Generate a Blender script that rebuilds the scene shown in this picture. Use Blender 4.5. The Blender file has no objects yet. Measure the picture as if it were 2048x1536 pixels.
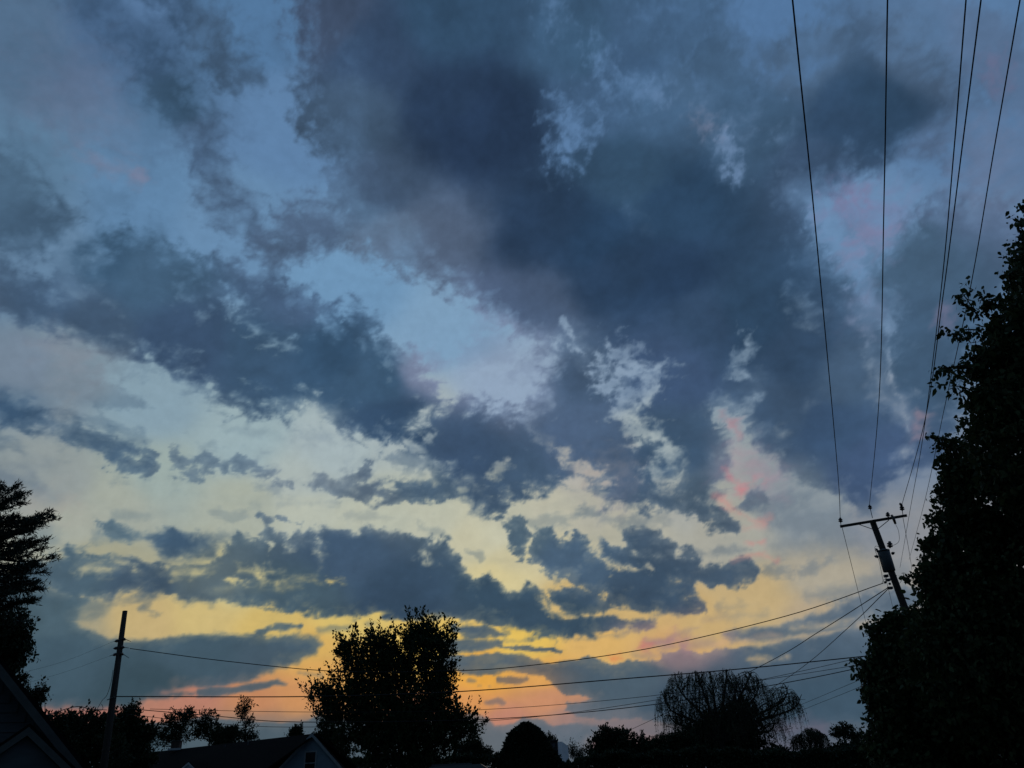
import bpy, math, random
import numpy as np
from mathutils import Vector, Matrix
C = bpy.data.collections.new('scene'); bpy.context.scene.collection.children.link(C)
scn = bpy.context.scene
# ---------------------------------------------------------------- camera
F = 1480.0; PITCH = math.radians(28.0); ROLL = math.radians(3.0); EYE = Vector((0, 0, 1.6))
_c, _s = math.cos(ROLL), math.sin(ROLL)
_R0 = Vector((1, 0, 0)); _U0 = Vector((0, -math.sin(PITCH), math.cos(PITCH))); FWD = Vector((0, math.cos(PITCH), math.sin(PITCH)))
CR = _R0*_c-_U0*_s; CU = _R0*_s+_U0*_c
cam_d = bpy.data.cameras.new('camera'); cam = bpy.data.objects.new('camera', cam_d); C.objects.link(cam)
cam_d.sensor_width = 36; cam_d.lens = 36*F/2048; cam_d.clip_start = .05; cam_d.clip_end = 12000
M = Matrix((CR, CU, -FWD)).transposed().to_4x4(); M.translation = EYE; cam.matrix_world = M
scn.camera = cam
# ---------------------------------------------------------------- light and exposure: dusk, the sun is down, all light comes from the sky
w = bpy.data.worlds.new('World'); scn.world = w; w.use_nodes = True
nt = w.node_tree; bg = nt.nodes['Background']; st = nt.nodes.new('ShaderNodeTexSky'); st.sky_type = 'NISHITA'; st.sun_disc = False
st.sun_elevation = math.radians(-1.0); st.sun_rotation = math.radians(0)
nt.links.new(st.outputs[0], bg.inputs[0]); bg.inputs[1].default_value = .05
scn.view_settings.view_transform = 'Standard'; scn.view_settings.look = 'None'; scn.view_settings.exposure = 0; scn.view_settings.gamma = 1
SKY_GAIN = 1.0
scn.cycles.max_bounces = 5; scn.cycles.diffuse_bounces = 2; scn.cycles.transparent_max_bounces = 8
# ---------------------------------------------------------------- helpers
def ray(u, v):
    return (FWD+CR*((u-1024)/F)-CU*((v-768)/F)).normalized()
def at(u, v, Y):                      # the point where the sight line of a photograph pixel reaches y = Y
    d = ray(u, v); return EYE+d*(Y/d.y)
def atz(u, v, z):
    d = ray(u, v); return EYE+d*((z-EYE.z)/d.z)
def mpp(p): return (Vector(p)-EYE).dot(FWD)/F      # metres per photograph pixel there
def tagit(o, label=None, cat=None, group=None, kind=None):
    if label: o['label'] = label
    if cat: o['category'] = cat
    if group: o['group'] = group
    if kind: o['kind'] = kind
    return o
def thing(name, label, cat, loc=(0, 0, 0), group=None):
    o = bpy.data.objects.new(name, None); C.objects.link(o); o.location = loc; o.empty_display_size = .3
    return tagit(o, label, cat, group)
def link(name, me, m, parent=None):
    o = bpy.data.objects.new(name, me); C.objects.link(o)
    if m and not me.materials: me.materials.append(m)
    if parent:
        o.parent = parent
        root = parent
        off = Vector(parent.location) if parent.type == 'EMPTY' else Vector((0, 0, 0))
        o.location = -off                       # meshes are written in world coordinates
    return o
def mesh(name, V, Fc, smooth=False):
    me = bpy.data.meshes.new(name); me.from_pydata([tuple(v) for v in V], [], Fc)
    if smooth: me.polygons.foreach_set('use_smooth', [True]*len(me.polygons))
    return me
def npmesh(name, V, nv, mats=None):           # V (N*nv,3): N polygons with nv corners each
    n = len(V)//nv; me = bpy.data.meshes.new(name)
    me.vertices.add(len(V)); me.vertices.foreach_set('co', np.asarray(V, np.float32).ravel())
    me.loops.add(len(V)); me.loops.foreach_set('vertex_index', np.arange(len(V), dtype=np.int32))
    me.polygons.add(n); me.polygons.foreach_set('loop_start', np.arange(0, len(V), nv, dtype=np.int32)); me.polygons.foreach_set('loop_total', np.full(n, nv, np.int32))
    me.update(calc_edges=True); return me
class MB:
    def __init__(s): s.V = []; s.F = []
    def add(s, V, Fc):
        n = len(s.V); s.V += [Vector(v) for v in V]; s.F += [tuple(i+n for i in f) for f in Fc]; return s
    def box(s, o, a, b, c):                    # corner o, edge vectors a b c
        o, a, b, c = map(Vector, (o, a, b, c))
        V = [o, o+a, o+a+b, o+b, o+c, o+a+c, o+a+b+c, o+b+c]
        return s.add(V, [(0, 3, 2, 1), (4, 5, 6, 7), (0, 1, 5, 4), (1, 2, 6, 5), (2, 3, 7, 6), (3, 0, 4, 7)])
    def cbox(s, c, sx, sy, sz, ax=None):
        ax = ax or (Vector((1, 0, 0)), Vector((0, 1, 0)), Vector((0, 0, 1)))
        a, b, d = ax[0]*sx, ax[1]*sy, ax[2]*sz
        return s.box(Vector(c)-a/2-b/2-d/2, a, b, d)
    def tube(s, pts, rad, n=6, cap=True):
        pts = [Vector(p) for p in pts]; N = len(pts)
        if not hasattr(rad, '__len__'): rad = [rad]*N
        T = (pts[-1]-pts[0]).normalized(); ref = Vector((0, 0, 1)) if abs(T.z) < .9 else Vector((1, 0, 0))
        V = []; 
        for i, p in enumerate(pts):
            t = (pts[min(i+1, N-1)]-pts[max(i-1, 0)]).normalized()
            a = t.cross(ref); a = a.normalized() if a.length > 1e-4 else Vector((1, 0, 0)); b = t.cross(a)
            for k in range(n):
                th = 2*math.pi*k/n; V.append(p+(a*math.cos(th)+b*math.sin(th))*rad[i])
        Fc = [(i*n+k, i*n+(k+1) % n, (i+1)*n+(k+1) % n, (i+1)*n+k) for i in range(N-1) for k in range(n)]
        if cap: Fc += [tuple(range(n-1, -1, -1)), tuple((N-1)*n+k for k in range(n))]
        return s.add(V, Fc)
    def build(s, name, m, parent=None, smooth=False):
        return link(name, mesh(name, s.V, s.F, smooth), m, parent)
def catmull(P, n=6):
    P = [Vector(p) for p in P]; Q = [P[0]*2-P[1]]+P+[P[-1]*2-P[-2]]; out = []
    for i in range(1, len(Q)-2):
        p0, p1, p2, p3 = Q[i-1:i+3]
        for k in range(n):
            t = k/n; out.append(.5*((2*p1)+(p2-p0)*t+(2*p0-5*p1+4*p2-p3)*t*t+(3*p1-p0-3*p2+p3)*t**3))
    return out+[P[-1]]
# ---------------------------------------------------------------- materials (procedural)
def mat(name, col, rough=.85, noise=0., scale=3., col2=None, bump=0., stretch=(1, 1, 1), metal=0., spec=.25, distort=0.):
    m = bpy.data.materials.new(name); m.use_nodes = True; t = m.node_tree; b = t.nodes['Principled BSDF']
    b.inputs['Roughness'].default_value = rough; b.inputs['Metallic'].default_value = metal; b.inputs['Specular IOR Level'].default_value = spec
    b.inputs['Base Color'].default_value = (*col, 1)
    if noise or bump:
        tc = t.nodes.new('ShaderNodeTexCoord'); mp = t.nodes.new('ShaderNodeMapping'); mp.inputs['Scale'].default_value = stretch
        n = t.nodes.new('ShaderNodeTexNoise'); n.inputs['Scale'].default_value = scale; n.inputs['Detail'].default_value = 6; n.inputs['Distortion'].default_value = distort
        t.links.new(tc.outputs['Object'], mp.inputs[0]); t.links.new(mp.outputs[0], n.inputs['Vector'])
        if noise:
            r = t.nodes.new('ShaderNodeValToRGB'); c2 = col2 or tuple(c*(1-noise) for c in col)
            r.color_ramp.elements[0].position = .3; r.color_ramp.elements[1].position = .7
            r.color_ramp.elements[0].color = (*c2, 1); r.color_ramp.elements[1].color = (*col, 1)
            t.links.new(n.outputs['Fac'], r.inputs[0]); t.links.new(r.outputs[0], b.inputs['Base Color'])
        if bump:
            bp = t.nodes.new('ShaderNodeBump'); bp.inputs['Strength'].default_value = bump; bp.inputs['Distance'].default_value = .02
            t.links.new(n.outputs['Fac'], bp.inputs['Height']); t.links.new(bp.outputs[0], b.inputs['Normal'])
    return m
def leafmat(name, c1, c2, tr=.25):
    m = bpy.data.materials.new(name); m.use_nodes = True; t = m.node_tree; b = t.nodes['Principled BSDF']; out = t.nodes['Material Output']
    g = t.nodes.new('ShaderNodeNewGeometry'); r = t.nodes.new('ShaderNodeValToRGB')
    r.color_ramp.elements[0].color = (*c1, 1); r.color_ramp.elements[1].color = (*c2, 1)
    t.links.new(g.outputs['Random Per Island'], r.inputs[0]); t.links.new(r.outputs[0], b.inputs['Base Color'])
    b.inputs['Roughness'].default_value = .6; b.inputs['Specular IOR Level'].default_value = .2
    tl = t.nodes.new('ShaderNodeBsdfTranslucent'); t.links.new(r.outputs[0], tl.inputs['Color']); mx = t.nodes.new('ShaderNodeMixShader'); mx.inputs[0].default_value = tr
    t.links.new(b.outputs[0], mx.inputs[1]); t.links.new(tl.outputs[0], mx.inputs[2]); t.links.new(mx.outputs[0], out.inputs['Surface'])
    return m
# ---------------------------------------------------------------- sky painting (directions -> colour)
_rs = np.random.RandomState(11)
_perm = _rs.permutation(512); _perm = np.concatenate([_perm, _perm, _perm])
_ga = _rs.rand(512)*2*np.pi; _GX = np.cos(_ga).astype(np.float32); _GY = np.sin(_ga).astype(np.float32)
def gnoise(x, y):
    xi = np.floor(x).astype(np.int64); yi = np.floor(y).astype(np.int64)
    fx = (x-xi).astype(np.float32); fy = (y-yi).astype(np.float32)
    u = fx*fx*fx*(fx*(fx*6-15)+10); v = fy*fy*fy*(fy*(fy*6-15)+10)
    xa = xi & 511; xb = (xi+1) & 511; ya = yi & 511; yb = (yi+1) & 511
    def g(a, b, dx, dy):
        h = _perm[_perm[a]+b]; h = h & 511
        return _GX[h]*dx+_GY[h]*dy
    n0 = g(xa, ya, fx, fy); n1 = g(xb, ya, fx-1, fy); n2 = g(xa, yb, fx, fy-1); n3 = g(xb, yb, fx-1, fy-1)
    a = n0+u*(n1-n0); b = n2+u*(n3-n2)
    return (a+v*(b-a))*1.5
def fbm(x, y, octv, gain=.5, lac=2.03):
    s = 0; a = 1; t = 0
    for i in range(octv):
        s = s+a*gnoise(x+i*17.3, y-i*9.1); t += a; a *= gain; x = x*lac; y = y*lac
    return s/t*1.4
def billow(x, y, octv, gain=.5):
    s = 0; a = 1; t = 0
    for i in range(octv):
        s = s+a*(1-2.2*np.abs(gnoise(x+i*31.7, y+i*3.3))); t += a; a *= gain; x = x*2.1; y = y*2.1
    return s/t-.35
def sstep(a, b, x):
    t = np.clip((x-a)/(b-a), 0, 1); return t*t*(3-2*t)
def sd_poly(X, Y, P):
    P = np.array(P, np.float32); n = len(P); d = np.full(X.shape, 1e9, np.float32); ins = np.zeros(X.shape, bool)
    for i in range(n):
        ax, ay = P[i]; bx, by = P[(i+1) % n]
        ex, ey = bx-ax, by-ay; L = ex*ex+ey*ey+1e-6
        t = np.clip(((X-ax)*ex+(Y-ay)*ey)/L, 0, 1)
        dx = X-ax-t*ex; dy = Y-ay-t*ey
        d = np.minimum(d, dx*dx+dy*dy)
        if ay != by:
            c = (ay > Y) != (by > Y)
            ins ^= c & (X < (bx-ax)*(Y-ay)/(by-ay)+ax)
    d = np.sqrt(d)
    return np.where(ins, d, -d)
def sd_cap(X, Y, P):
    s = np.full(X.shape, -1e9, np.float32)
    if len(P) == 1: P = [P[0], (P[0][0]+.1, P[0][1], P[0][2])]
    for (ax, ay, ar), (bx, by, br) in zip(P[:-1], P[1:]):
        ex, ey = bx-ax, by-ay; L = ex*ex+ey*ey+1e-6
        t = np.clip(((X-ax)*ex+(Y-ay)*ey)/L, 0, 1)
        s = np.maximum(s, ar+t*(br-ar)-np.hypot(X-ax-t*ex, Y-ay-t*ey))
    return s
# every mark is placed on the sky by the photograph's pixels (2048 x 1536), turned into directions by the camera
# (kind, opacity, softness, roughness, points): p = filled outline, c = stroke with radii; '-' opens a gap
SKY = [
 # top left veils
 ('p', .55, 45, 40, [(-200,-100),(120,-60),(330,60),(420,200),(350,300),(290,350),(200,300),(110,260),(40,250),(-200,200)]),
 ('p', .40, 30, 30, [(-200,-100),(60,-60),(200,30),(210,150),(150,260),(90,250),(40,200),(-200,60)]),
 ('c', 1., 26, 30, [(150,-40,60),(240,60,54),(310,140,54),(365,200,54),(405,270,46),(425,340,36),(450,400,30),(500,450,22),(530,500,16)]),
 ('c', .9, 24, 36, [(340,-30,44),(390,50,50),(450,100,45),(490,150,28)]),
 ('c', .40, 40, 40, [(350,90,70),(430,200,50),(430,260,40)]),
 ('c', .35, 40, 40, [(560,60,14),(580,130,14)]),
 ('p', .95, 26, 42, [(-200,270),(20,290),(70,350),(120,400),(155,450),(120,480),(60,515),(-200,520)]),
 ('c', .45, 25, 40, [(30,280,25),(90,300,25)]),
 ('c', .95, 25, 35, [(540,490,26),(590,460,46),(650,455,50)]), ('c', .8, 25, 35, [(520,470,24),(540,520,24)]),
 ('c', .30, 25, 35, [(180,400,20),(230,390,20)]),
 # big dark mass
 ('p', 1., 24, 34, [(555,-120),(595,90),(585,190),(625,270),(655,330),(655,400),(680,470),(740,515),(800,540),(870,560),(930,590),(975,620),(1010,650),
    (1060,685),(1090,725),(1085,765),(1060,800),(1045,830),(1080,900),(1130,940),(1210,1000),(1320,1010),(1430,1000),(1470,930),(1455,860),(1440,830),(1500,880),
    (1560,925),(1640,960),(1720,990),(1760,985),(1815,930),(1825,860),(1800,790),(1775,700),(1745,620),(1680,560),(1640,480),(1610,400),(1660,390),(1720,345),
    (1800,320),(1870,330),(1900,290),(1930,200),(1900,120),(1800,60),(1700,20),(1620,60),(1540,70),(1480,40),(1450,-120)]),
 ('p', .85, 22, 36, [(1800,430),(1890,385),(1990,400),(2080,440),(2050,560),(1950,720),(1900,840),(1840,820),(1780,760),(1780,640),(1745,570),(1760,490)]),
 ('c', .5, 30, 40, [(1950,60,50),(2100,200,90)]), ('c', .4, 30, 40, [(1700,480,20),(1740,560,40),(1780,620,40)]),
 ('c', .45, 40, 40, [(1960,330,40),(2060,360,60)]),
 ('c', .8, 30, 40, [(1860,700,60),(1850,900,50)]),
 ('c', .6, 40, 44, [(1700,20,50),(1850,60,70),(2000,120,80),(2150,200,90)]), ('c', .5, 40, 44, [(1900,250,60),(2000,300,80),(2100,330,90)]), ('c', .35, 34, 40, [(1700,460,40),(1730,560,50)]), ('c', .5, 30, 36, [(1880,880,60),(1960,700,90)]),
 # gaps in it
 ('-', .52, 22, 44, [(1120,220,10),(1150,240,24),(1164,272,28),(1140,300,24),(1118,300,15)]), ('-', .12, 24, 40, [(1110,130,20),(1140,200,40),(1220,210,30)]), ('-', .26, 24, 44, [(1500,60,34),(1520,180,26),(1480,260,16)]), ('-', .18, 24, 44, [(1400,60,24),(1330,120,26),(1340,200,14)]), ('-', .2, 24, 40, [(1180,60,20),(1210,130,16)]),
 ('-', .36, 20, 36, [(1095,0,14),(1110,60,14)]), ('-', .26, 22, 40, [(1180,90,10),(1230,160,14),(1270,190,26),(1290,180,16)]),
 ('-', .3, 24, 40, [(1300,30,20),(1340,20,26)]), ('-', .36, 25, 36, [(1470,20,26),(1510,60,26),(1500,110,18)]),
 ('-', .28, 22, 40, [(1390,130,12),(1410,200,22),(1440,290,24),(1450,310,20)]), ('-', .55, 14, 30, [(1450,285,18),(1468,325,18)]),
 ('-', .35, 18, 30, [(1560,150,18),(1620,140,22),(1650,130,16)]), ('-', .3, 18, 30, [(1570,260,14),(1580,310,16)]),
 ('-', .32, 20, 30, [(1240,180,18),(1290,200,30)]), ('-', .25, 20, 30, [(1080,360,12)]), ('-', .3, 20, 30, [(1590,380,22),(1640,420,22),(1660,440,14)]),
 ('-', .25, 26, 30, [(1250,410,16),(1280,440,16)]), ('-', .2, 26, 30, [(700,100,30),(720,240,30),(700,330,30)]),
 ('-', .22, 26, 30, [(680,380,30),(820,490,40)]),
 ('-', .45, 14, 40, [(1205,725,12),(1260,692,14),(1285,740,26),(1335,735,10)]), ('-', .6, 11, 34, [(1205,768,9),(1240,778,11),(1290,788,16)]), ('-', .28, 14, 30, [(1220,720,36),(1290,770,30)]),
 ('-', .46, 14, 44, [(1240,800,9),(1265,840,12),(1300,860,14),(1328,875,14),(1335,920,11),(1310,950,18),(1330,1000,18)]), ('-', .28, 16, 30, [(1260,830,22),(1330,900,28),(1350,960,28)]),
 ('-', .55, 13, 34, [(1490,680,12),(1494,705,10)]), ('-', .55, 12, 32, [(1486,742,9),(1500,762,8)]), ('-', .2, 14, 34, [(1600,820,8),(1640,790,10)]), ('-', .35, 18, 30, [(1600,600,20),(1630,640,14)]),
 ('-', .45, 10, 24, [(1435,810,5),(1470,830,10),(1500,800,10)]), ('-', .8, 8, 22, [(1440,838,6),(1465,845,10),(1480,865,10)]),
 ('-', .85, 16, 30, [(1655,470,18),(1692,505,28),(1702,552,16),(1640,430,18)]), ('-', .5, 20, 34, [(1760,460,30),(1700,420,20)]), ('-', .35, 18, 32, [(1738,605,18),(1715,650,14)]),
 ('-', .32, 18, 34, [(1735,700,8),(1762,790,14),(1795,830,22),(1835,850,20)]), ('-', .3, 14, 24, [(1740,725,12)]),
 ('-', .8, 12, 30, [(1100,905,9),(1130,920,12),(1150,940,10),(1200,960,12)]), ('-', .55, 9, 24, [(1125,652,4),(1145,675,5),(1160,700,3)]), ('-', .6, 8, 20, [(1108,694,6)]), ('-', .5, 10, 26, [(1040,860,8),(1075,885,6)]),
 ('-', .35, 12, 20, [(1000,880,5),(1080,885,5)]), ('-', .5, 8, 20, [(1480,1000,12)]),
 # thin pieces in the blue gap
 ('c', .38, 14, 30, [(870,720,22),(885,740,12)]), ('c', .38, 14, 32, [(930,720,16),(990,690,26),(1010,700,22)]), ('c', .3, 14, 30, [(940,660,14),(980,640,14)]),
 ('c', .42, 12, 28, [(1030,740,14),(1060,735,14)]),
 # left long diagonal cloud
 ('p', 1., 22, 42, [(-200,545),(0,530),(80,560),(150,570),(170,500),(220,480),(270,460),(330,500),(390,520),(460,525),(540,545),(600,580),(640,610),(680,640),
    (705,610),(735,630),(760,680),(800,700),(850,730),(880,770),(880,810),(930,800),(960,815),(1030,820),(1060,815),(1120,900),(1140,960),(1080,985),(1000,1000),(960,990),(930,960),
    (870,930),(800,890),(740,880),(690,870),(650,840),(640,800),(580,820),(500,820),(430,790),(370,745),(290,720),(200,710),(130,680),(60,650),(0,630),(-200,600)]),
 ('c', .5, 25, 40, [(530,500,14),(540,560,25)]), ('c', .45, 25, 40, [(150,560,40),(200,500,40),(300,470,30)]),
 ('-', .5, 12, 28, [(130,580,7),(155,585,7)]), ('-', .45, 14, 30, [(360,590,8),(400,625,10)]), ('-', .5, 14, 30, [(450,590,8),(490,640,9),(560,680,9),(590,700,6)]),
 ('-', .35, 12, 24, [(190,590,6),(230,620,6)]), ('-', .5, 10, 24, [(640,640,8),(660,655,6)]), ('-', .7, 10, 24, [(860,830,9),(835,850,7)]), ('-', .6, 9, 22, [(820,885,8),(850,905,5)]),
 ('-', .6, 9, 22, [(870,870,6)]), ('-', .4, 12, 26, [(620,830,20),(660,840,14)]),
 # under the diagonal cloud, veils at the left edge
 ('p', .55, 36, 34, [(-200,620),(30,650),(120,700),(180,740),(150,790),(120,830),(-200,820)]),
 ('c', .35, 16, 34, [(170,740,10),(260,740,8),(330,750,10)]), ('c', .5, 14, 36, [(380,760,14),(430,790,16)]),
 ('c', .6, 12, 34, [(205,785,18),(225,775,16),(240,805,14),(290,810,6)]), ('c', .35, 14, 30, [(100,770,18),(180,790,20)]),
 ('c', .95, 16, 34, [(-60,790,40),(20,820,30),(80,830,22),(150,860,20),(210,880,16),(250,900,14)]), ('c', .5, 12, 34, [(160,825,10),(230,860,10),(280,880,6)]),
 ('c', .85, 10, 36, [(220,910,14),(250,930,16),(290,920,18)]), ('c', .55, 14, 30, [(0,870,12),(40,875,10)]),
 ('c', .28, 20, 20, [(0,910,10),(100,930,8)]), ('c', .6, 20, 24, [(-60,930,26),(30,950,16),(80,975,10)]), ('c', .35, 20, 24, [(0,965,22),(60,985,16),(110,1000,6)]),
 ('c', .85, 9, 34, [(350,915,10),(375,945,15),(385,960,10)]), ('c', .85, 9, 34, [(410,925,8),(430,940,13),(450,940,10)]), ('c', .8, 9, 32, [(480,935,10),(500,935,9),(540,950,6),(570,960,4)]),
 ('c', .35, 10, 28, [(390,890,6),(470,900,4)]), ('c', .6, 10, 26, [(520,970,8),(550,975,8)]),
 ('c', .35, 8, 26, [(435,1015,5),(455,1035,7),(490,1030,4)]), ('c', .8, 6, 22, [(520,1030,6),(540,1038,7)]), ('c', .8, 6, 22, [(555,1030,5),(580,1042,6),(610,1045,4)]),
 ('c', .28, 8, 20, [(560,1000,3),(680,998,3)]), ('c', .25, 10, 22, [(470,860,8),(550,865,6)]), ('c', .3, 12, 26, [(590,870,10),(650,870,12)]),
 ('c', .6, 10, 30, [(690,955,10),(720,975,14)]), ('c', .95, 10, 30, [(705,960,12),(733,950,18)]),
 ('c', .8, 12, 32, [(640,955,10),(700,978,14),(770,985,12),(860,985,18),(900,975,22)]), ('c', .7, 11, 32, [(800,930,14),(840,920,16),(900,940,24),(960,950,24),(1020,970,22)]),
 ('c', .9, 11, 34, [(900,960,20),(970,1000,20),(1000,1010,14)]), ('c', .7, 10, 30, [(930,1000,14),(960,1022,10)]),
 ('c', .3, 10, 24, [(700,1035,4),(760,1030,3)]), ('c', .35, 8, 24, [(830,1050,5),(890,1060,5)]), ('c', .45, 5, 22, [(940,1105,3),(960,1112,4)]),
 ('-', .6, 8, 22, [(820,960,6),(860,965,6)]), ('-', .45, 10, 36, [(985,945,6),(1000,932,5),(1012,922,2)]), ('-', .5, 8, 22, [(920,980,6)]), ('-', .5, 8, 22, [(840,900,8)]),
 ('c', .55, 10, 28, [(1170,1030,8),(1185,1030,6)]), ('c', .4, 10, 28, [(1060,1050,10),(1110,1045,10),(1150,1035,8)]), ('c', .4, 10, 28, [(1210,1035,8),(1280,1040,10)]),
 # middle band clouds (yellow sky)
 ('c', .95, 12, 30, [(200,1040,4),(222,1062,16),(235,1070,14),(255,1082,8)]), ('c', .5, 12, 26, [(200,1080,6),(270,1080,8)]), ('c', .35, 12, 24, [(240,1030,4),(290,1028,4)]),
 ('c', .5, 18, 26, [(60,1075,20),(110,1080,10)]),
 ('p', 1., 16, 20, [(262,1085),(300,1066),(350,1062),(400,1075),(430,1090),(420,1110),(370,1118),(310,1110)]), ('c', .7, 16, 28, [(400,1080,10),(450,1075,10)]), ('c', .5, 20, 26, [(330,1120,12),(420,1130,16)]),
 ('p', 1., 13, 34, [(100,1120),(140,1105),(200,1118),(250,1130),(300,1138),(370,1136),(420,1115),(450,1095),(480,1080),(520,1065),(560,1062),(580,1080),(600,1062),(625,1065),(645,1085),(660,1062),
    (740,1058),(810,1062),(850,1080),(900,1075),(905,1100),(920,1120),(930,1150),(980,1150),(1010,1170),(1060,1175),(1080,1190),(1090,1200),(1100,1220),(1180,1230),(1240,1238),(1300,1247),(1250,1256),(1190,1266),(1110,1272),
    (1050,1262),(1000,1245),(950,1235),(850,1228),(750,1222),(640,1222),(560,1218),(490,1213),(440,1198),(400,1200),(340,1186),(280,1184),(240,1200),(150,1195),(80,1180),(20,1170),(40,1120)]),
 ('-', .6, 10, 26, [(160,1135,8),(230,1140,6)]), ('-', .55, 9, 22, [(470,1135,6),(520,1145,7),(560,1130,5)]), ('-', .7, 6, 18, [(450,1160,2),(500,1165,3)]), ('-', .35, 9, 24, [(500,1163,4),(560,1160,5),(610,1160,6),(640,1165,4)]), ('-', .5, 6, 20, [(655,1160,2),(690,1158,4)]), ('c', 1., 9, 12, [(950,1225,16),(1050,1245,17),(1130,1254,13),(1210,1254,8),(1275,1247,3)]), ('c', .9, 10, 16, [(560,1205,12),(700,1208,12),(860,1212,14)]),
 ('-', .55, 10, 24, [(350,1148,5),(420,1140,4)]), ('-', .5, 8, 20, [(640,1100,8),(635,1125,6)]), ('-', .4, 9, 34, [(850,1100,5),(872,1128,4)]), ('-', .6, 5, 18, [(520,1075,3),(540,1090,4)]), ('-', .4, 5, 18, [(575,1090,3),(600,1085,4)]),
 ('-', .7, 9, 14, [(900,1165,6),(980,1165,6)]) if False else ('-', .7, 7, 18, [(1078,1200,4),(1095,1222,4),(1135,1227,2)]),
 ('-', .35, 14, 18, [(430,1178,6),(600,1172,6)]),
 ('c', .5, 10, 26, [(230,1205,8),(290,1200,6)]), ('c', .5, 12, 26, [(260,1180,8),(320,1190,6)]), ('c', .55, 8, 26, [(300,1205,8),(310,1190,6)]), ('c', .6, 5, 14, [(295,1220,3),(330,1221,1)]),
 ('c', .5, 10, 28, [(360,1190,6),(420,1205,8)]),
 # right middle clouds
 ('c', .95, 10, 30, [(1030,1045,12),(1035,1075,20),(1040,1100,14)]), ('p', 1., 10, 30, [(1060,1090),(1080,1062),(1110,1070),(1125,1085),(1160,1065),(1185,1090),(1180,1120),(1190,1140),(1240,1150),(1280,1170),(1320,1180),
    (1400,1195),(1400,1212),(1350,1222),(1290,1222),(1230,1200),(1180,1180),(1120,1160),(1080,1140),(1065,1120)]),
 ('c', .9, 10, 30, [(1220,1100,20),(1230,1125,20)]), ('p', .95, 12, 30, [(1180,1110),(1250,1100),(1330,1100),(1400,1120),(1400,1150),(1340,1160),(1400,1190),(1340,1215),(1270,1205),(1200,1180),(1140,1160),(1110,1130)]), ('c', .8, 10, 26, [(1270,1075,16),(1310,1080,16),(1345,1095,10)]), ('p', 1., 10, 30, [(1250,1080),(1270,1058),(1300,1060),(1330,1090),(1380,1095),(1400,1120),(1330,1110),(1280,1110)]),
 ('p', .95, 10, 28, [(1300,1140),(1330,1125),(1380,1115),(1400,1140),(1460,1118),(1500,1125),(1515,1150),(1490,1170),(1430,1175),(1390,1170),(1330,1165)]),
 ('p', 1., 14, 24, [(1230,1170),(1300,1155),(1330,1180),(1390,1190),(1405,1205),(1350,1225),(1300,1225),(1240,1205)]),
 ('p', .95, 10, 22, [(1090,1185),(1130,1178),(1160,1172),(1200,1190),(1225,1205),(1200,1222),(1130,1220),(1095,1205)]),
 ('c', .5, 10, 26, [(1390,1105,8),(1450,1100,5),(1500,1098,5)]), ('c', .6, 10, 26, [(1530,1145,6),(1580,1138,7),(1620,1135,8),(1660,1125,5)]),
 ('-', .6, 6, 22, [(1200,1085,6),(1205,1120,5),(1240,1138,5),(1290,1135,4)]), ('-', .5, 6, 20, [(1190,1075,6)]),
 ('c', .9, 12, 30, [(1300,1000,16),(1400,1010,14),(1440,1035,18),(1470,1045,10)]), ('c', .35, 14, 28, [(1260,1045,10),(1330,1040,8)]),
 ('c', .8, 12, 30, [(1500,1000,16),(1520,1000,12)]), ('c', .5, 12, 28, [(1500,1010,10),(1545,1015,12)]), ('c', .5, 14, 28, [(1560,990,10),(1600,985,12)]),
 ('c', .6, 22, 30, [(1580,1030,24),(1640,1040,30),(1700,1050,30)]), ('c', .5, 26, 30, [(1560,1090,12),(1650,1090,20),(1780,1060,26)]), ('c', .4, 26, 30, [(1740,1000,30),(1850,960,60)]),
 ('c', .8, 20, 28, [(1590,920,40),(1700,950,40),(1740,1000,24)]),
 ('-', .35, 10, 20, [(1560,860,10)]),
 # right low veils
 ('c', .6, 16, 22, [(1620,1190,8),(1700,1175,14),(1800,1150,24)]), ('c', .3, 10, 18, [(1410,1240,4),(1480,1230,6),(1530,1225,6)]), ('c', .35, 10, 18, [(1440,1215,4),(1485,1212,3)]),
 ('p', .85, 14, 18, [(1450,1270),(1520,1255),(1600,1245),(1680,1200),(1750,1180),(1850,1170),(1850,1210),(1760,1235),(1660,1262),(1560,1280),(1470,1290)]),
 ('-', .55, 10, 18, [(1580,1262,3),(1650,1252,5),(1740,1225,6)]),
 ('c', .5, 9, 16, [(1300,1285,8),(1340,1272,9),(1380,1258,6),(1400,1254,3)]), ('c', .5, 10, 16, [(1330,1295,10),(1420,1285,10)]),
 ('p', 1., 14, 16, [(1470,1300),(1550,1292),(1600,1285),(1700,1262),(1850,1225),(2500,1150),(2500,1440),(1500,1440),(1400,1330)]),
 ('p', 1., 5, 18, [(1085,1345),(1100,1325),(1130,1322),(1150,1318),(1172,1313),(1190,1326),(1230,1330),(1262,1322),(1290,1320),(1322,1322),(1325,1305),(1345,1300),(1356,1292),(1375,1302),(1400,1305),(1430,1298),
    (1460,1300),(1490,1295),(1510,1315),(1540,1325),(1620,1330),(1750,1320),(2500,1300),(2500,1440),(1400,1448),(1290,1438),(1240,1435),(1160,1435),(1125,1425),(1135,1405),(1190,1395),(1130,1385),(1100,1360)]),
 ('-', .7, 7, 14, [(1505,1318,5),(1540,1318,5),(1580,1316,4)]),
 # big low left slab
 ('p', 1., 11, 15, [(-400,1130),(-100,1120),(60,1165),(110,1175),(190,1200),(150,1245),(200,1262),(225,1275),(300,1280),(400,1268),(500,1272),(560,1275),(640,1280),(655,1290),(640,1305),(600,1322),(520,1345),(500,1360),(430,1372),(340,1378),
    (400,1392),(330,1395),(290,1400),(250,1415),(200,1415),(80,1413),(-400,1415)]),
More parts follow.
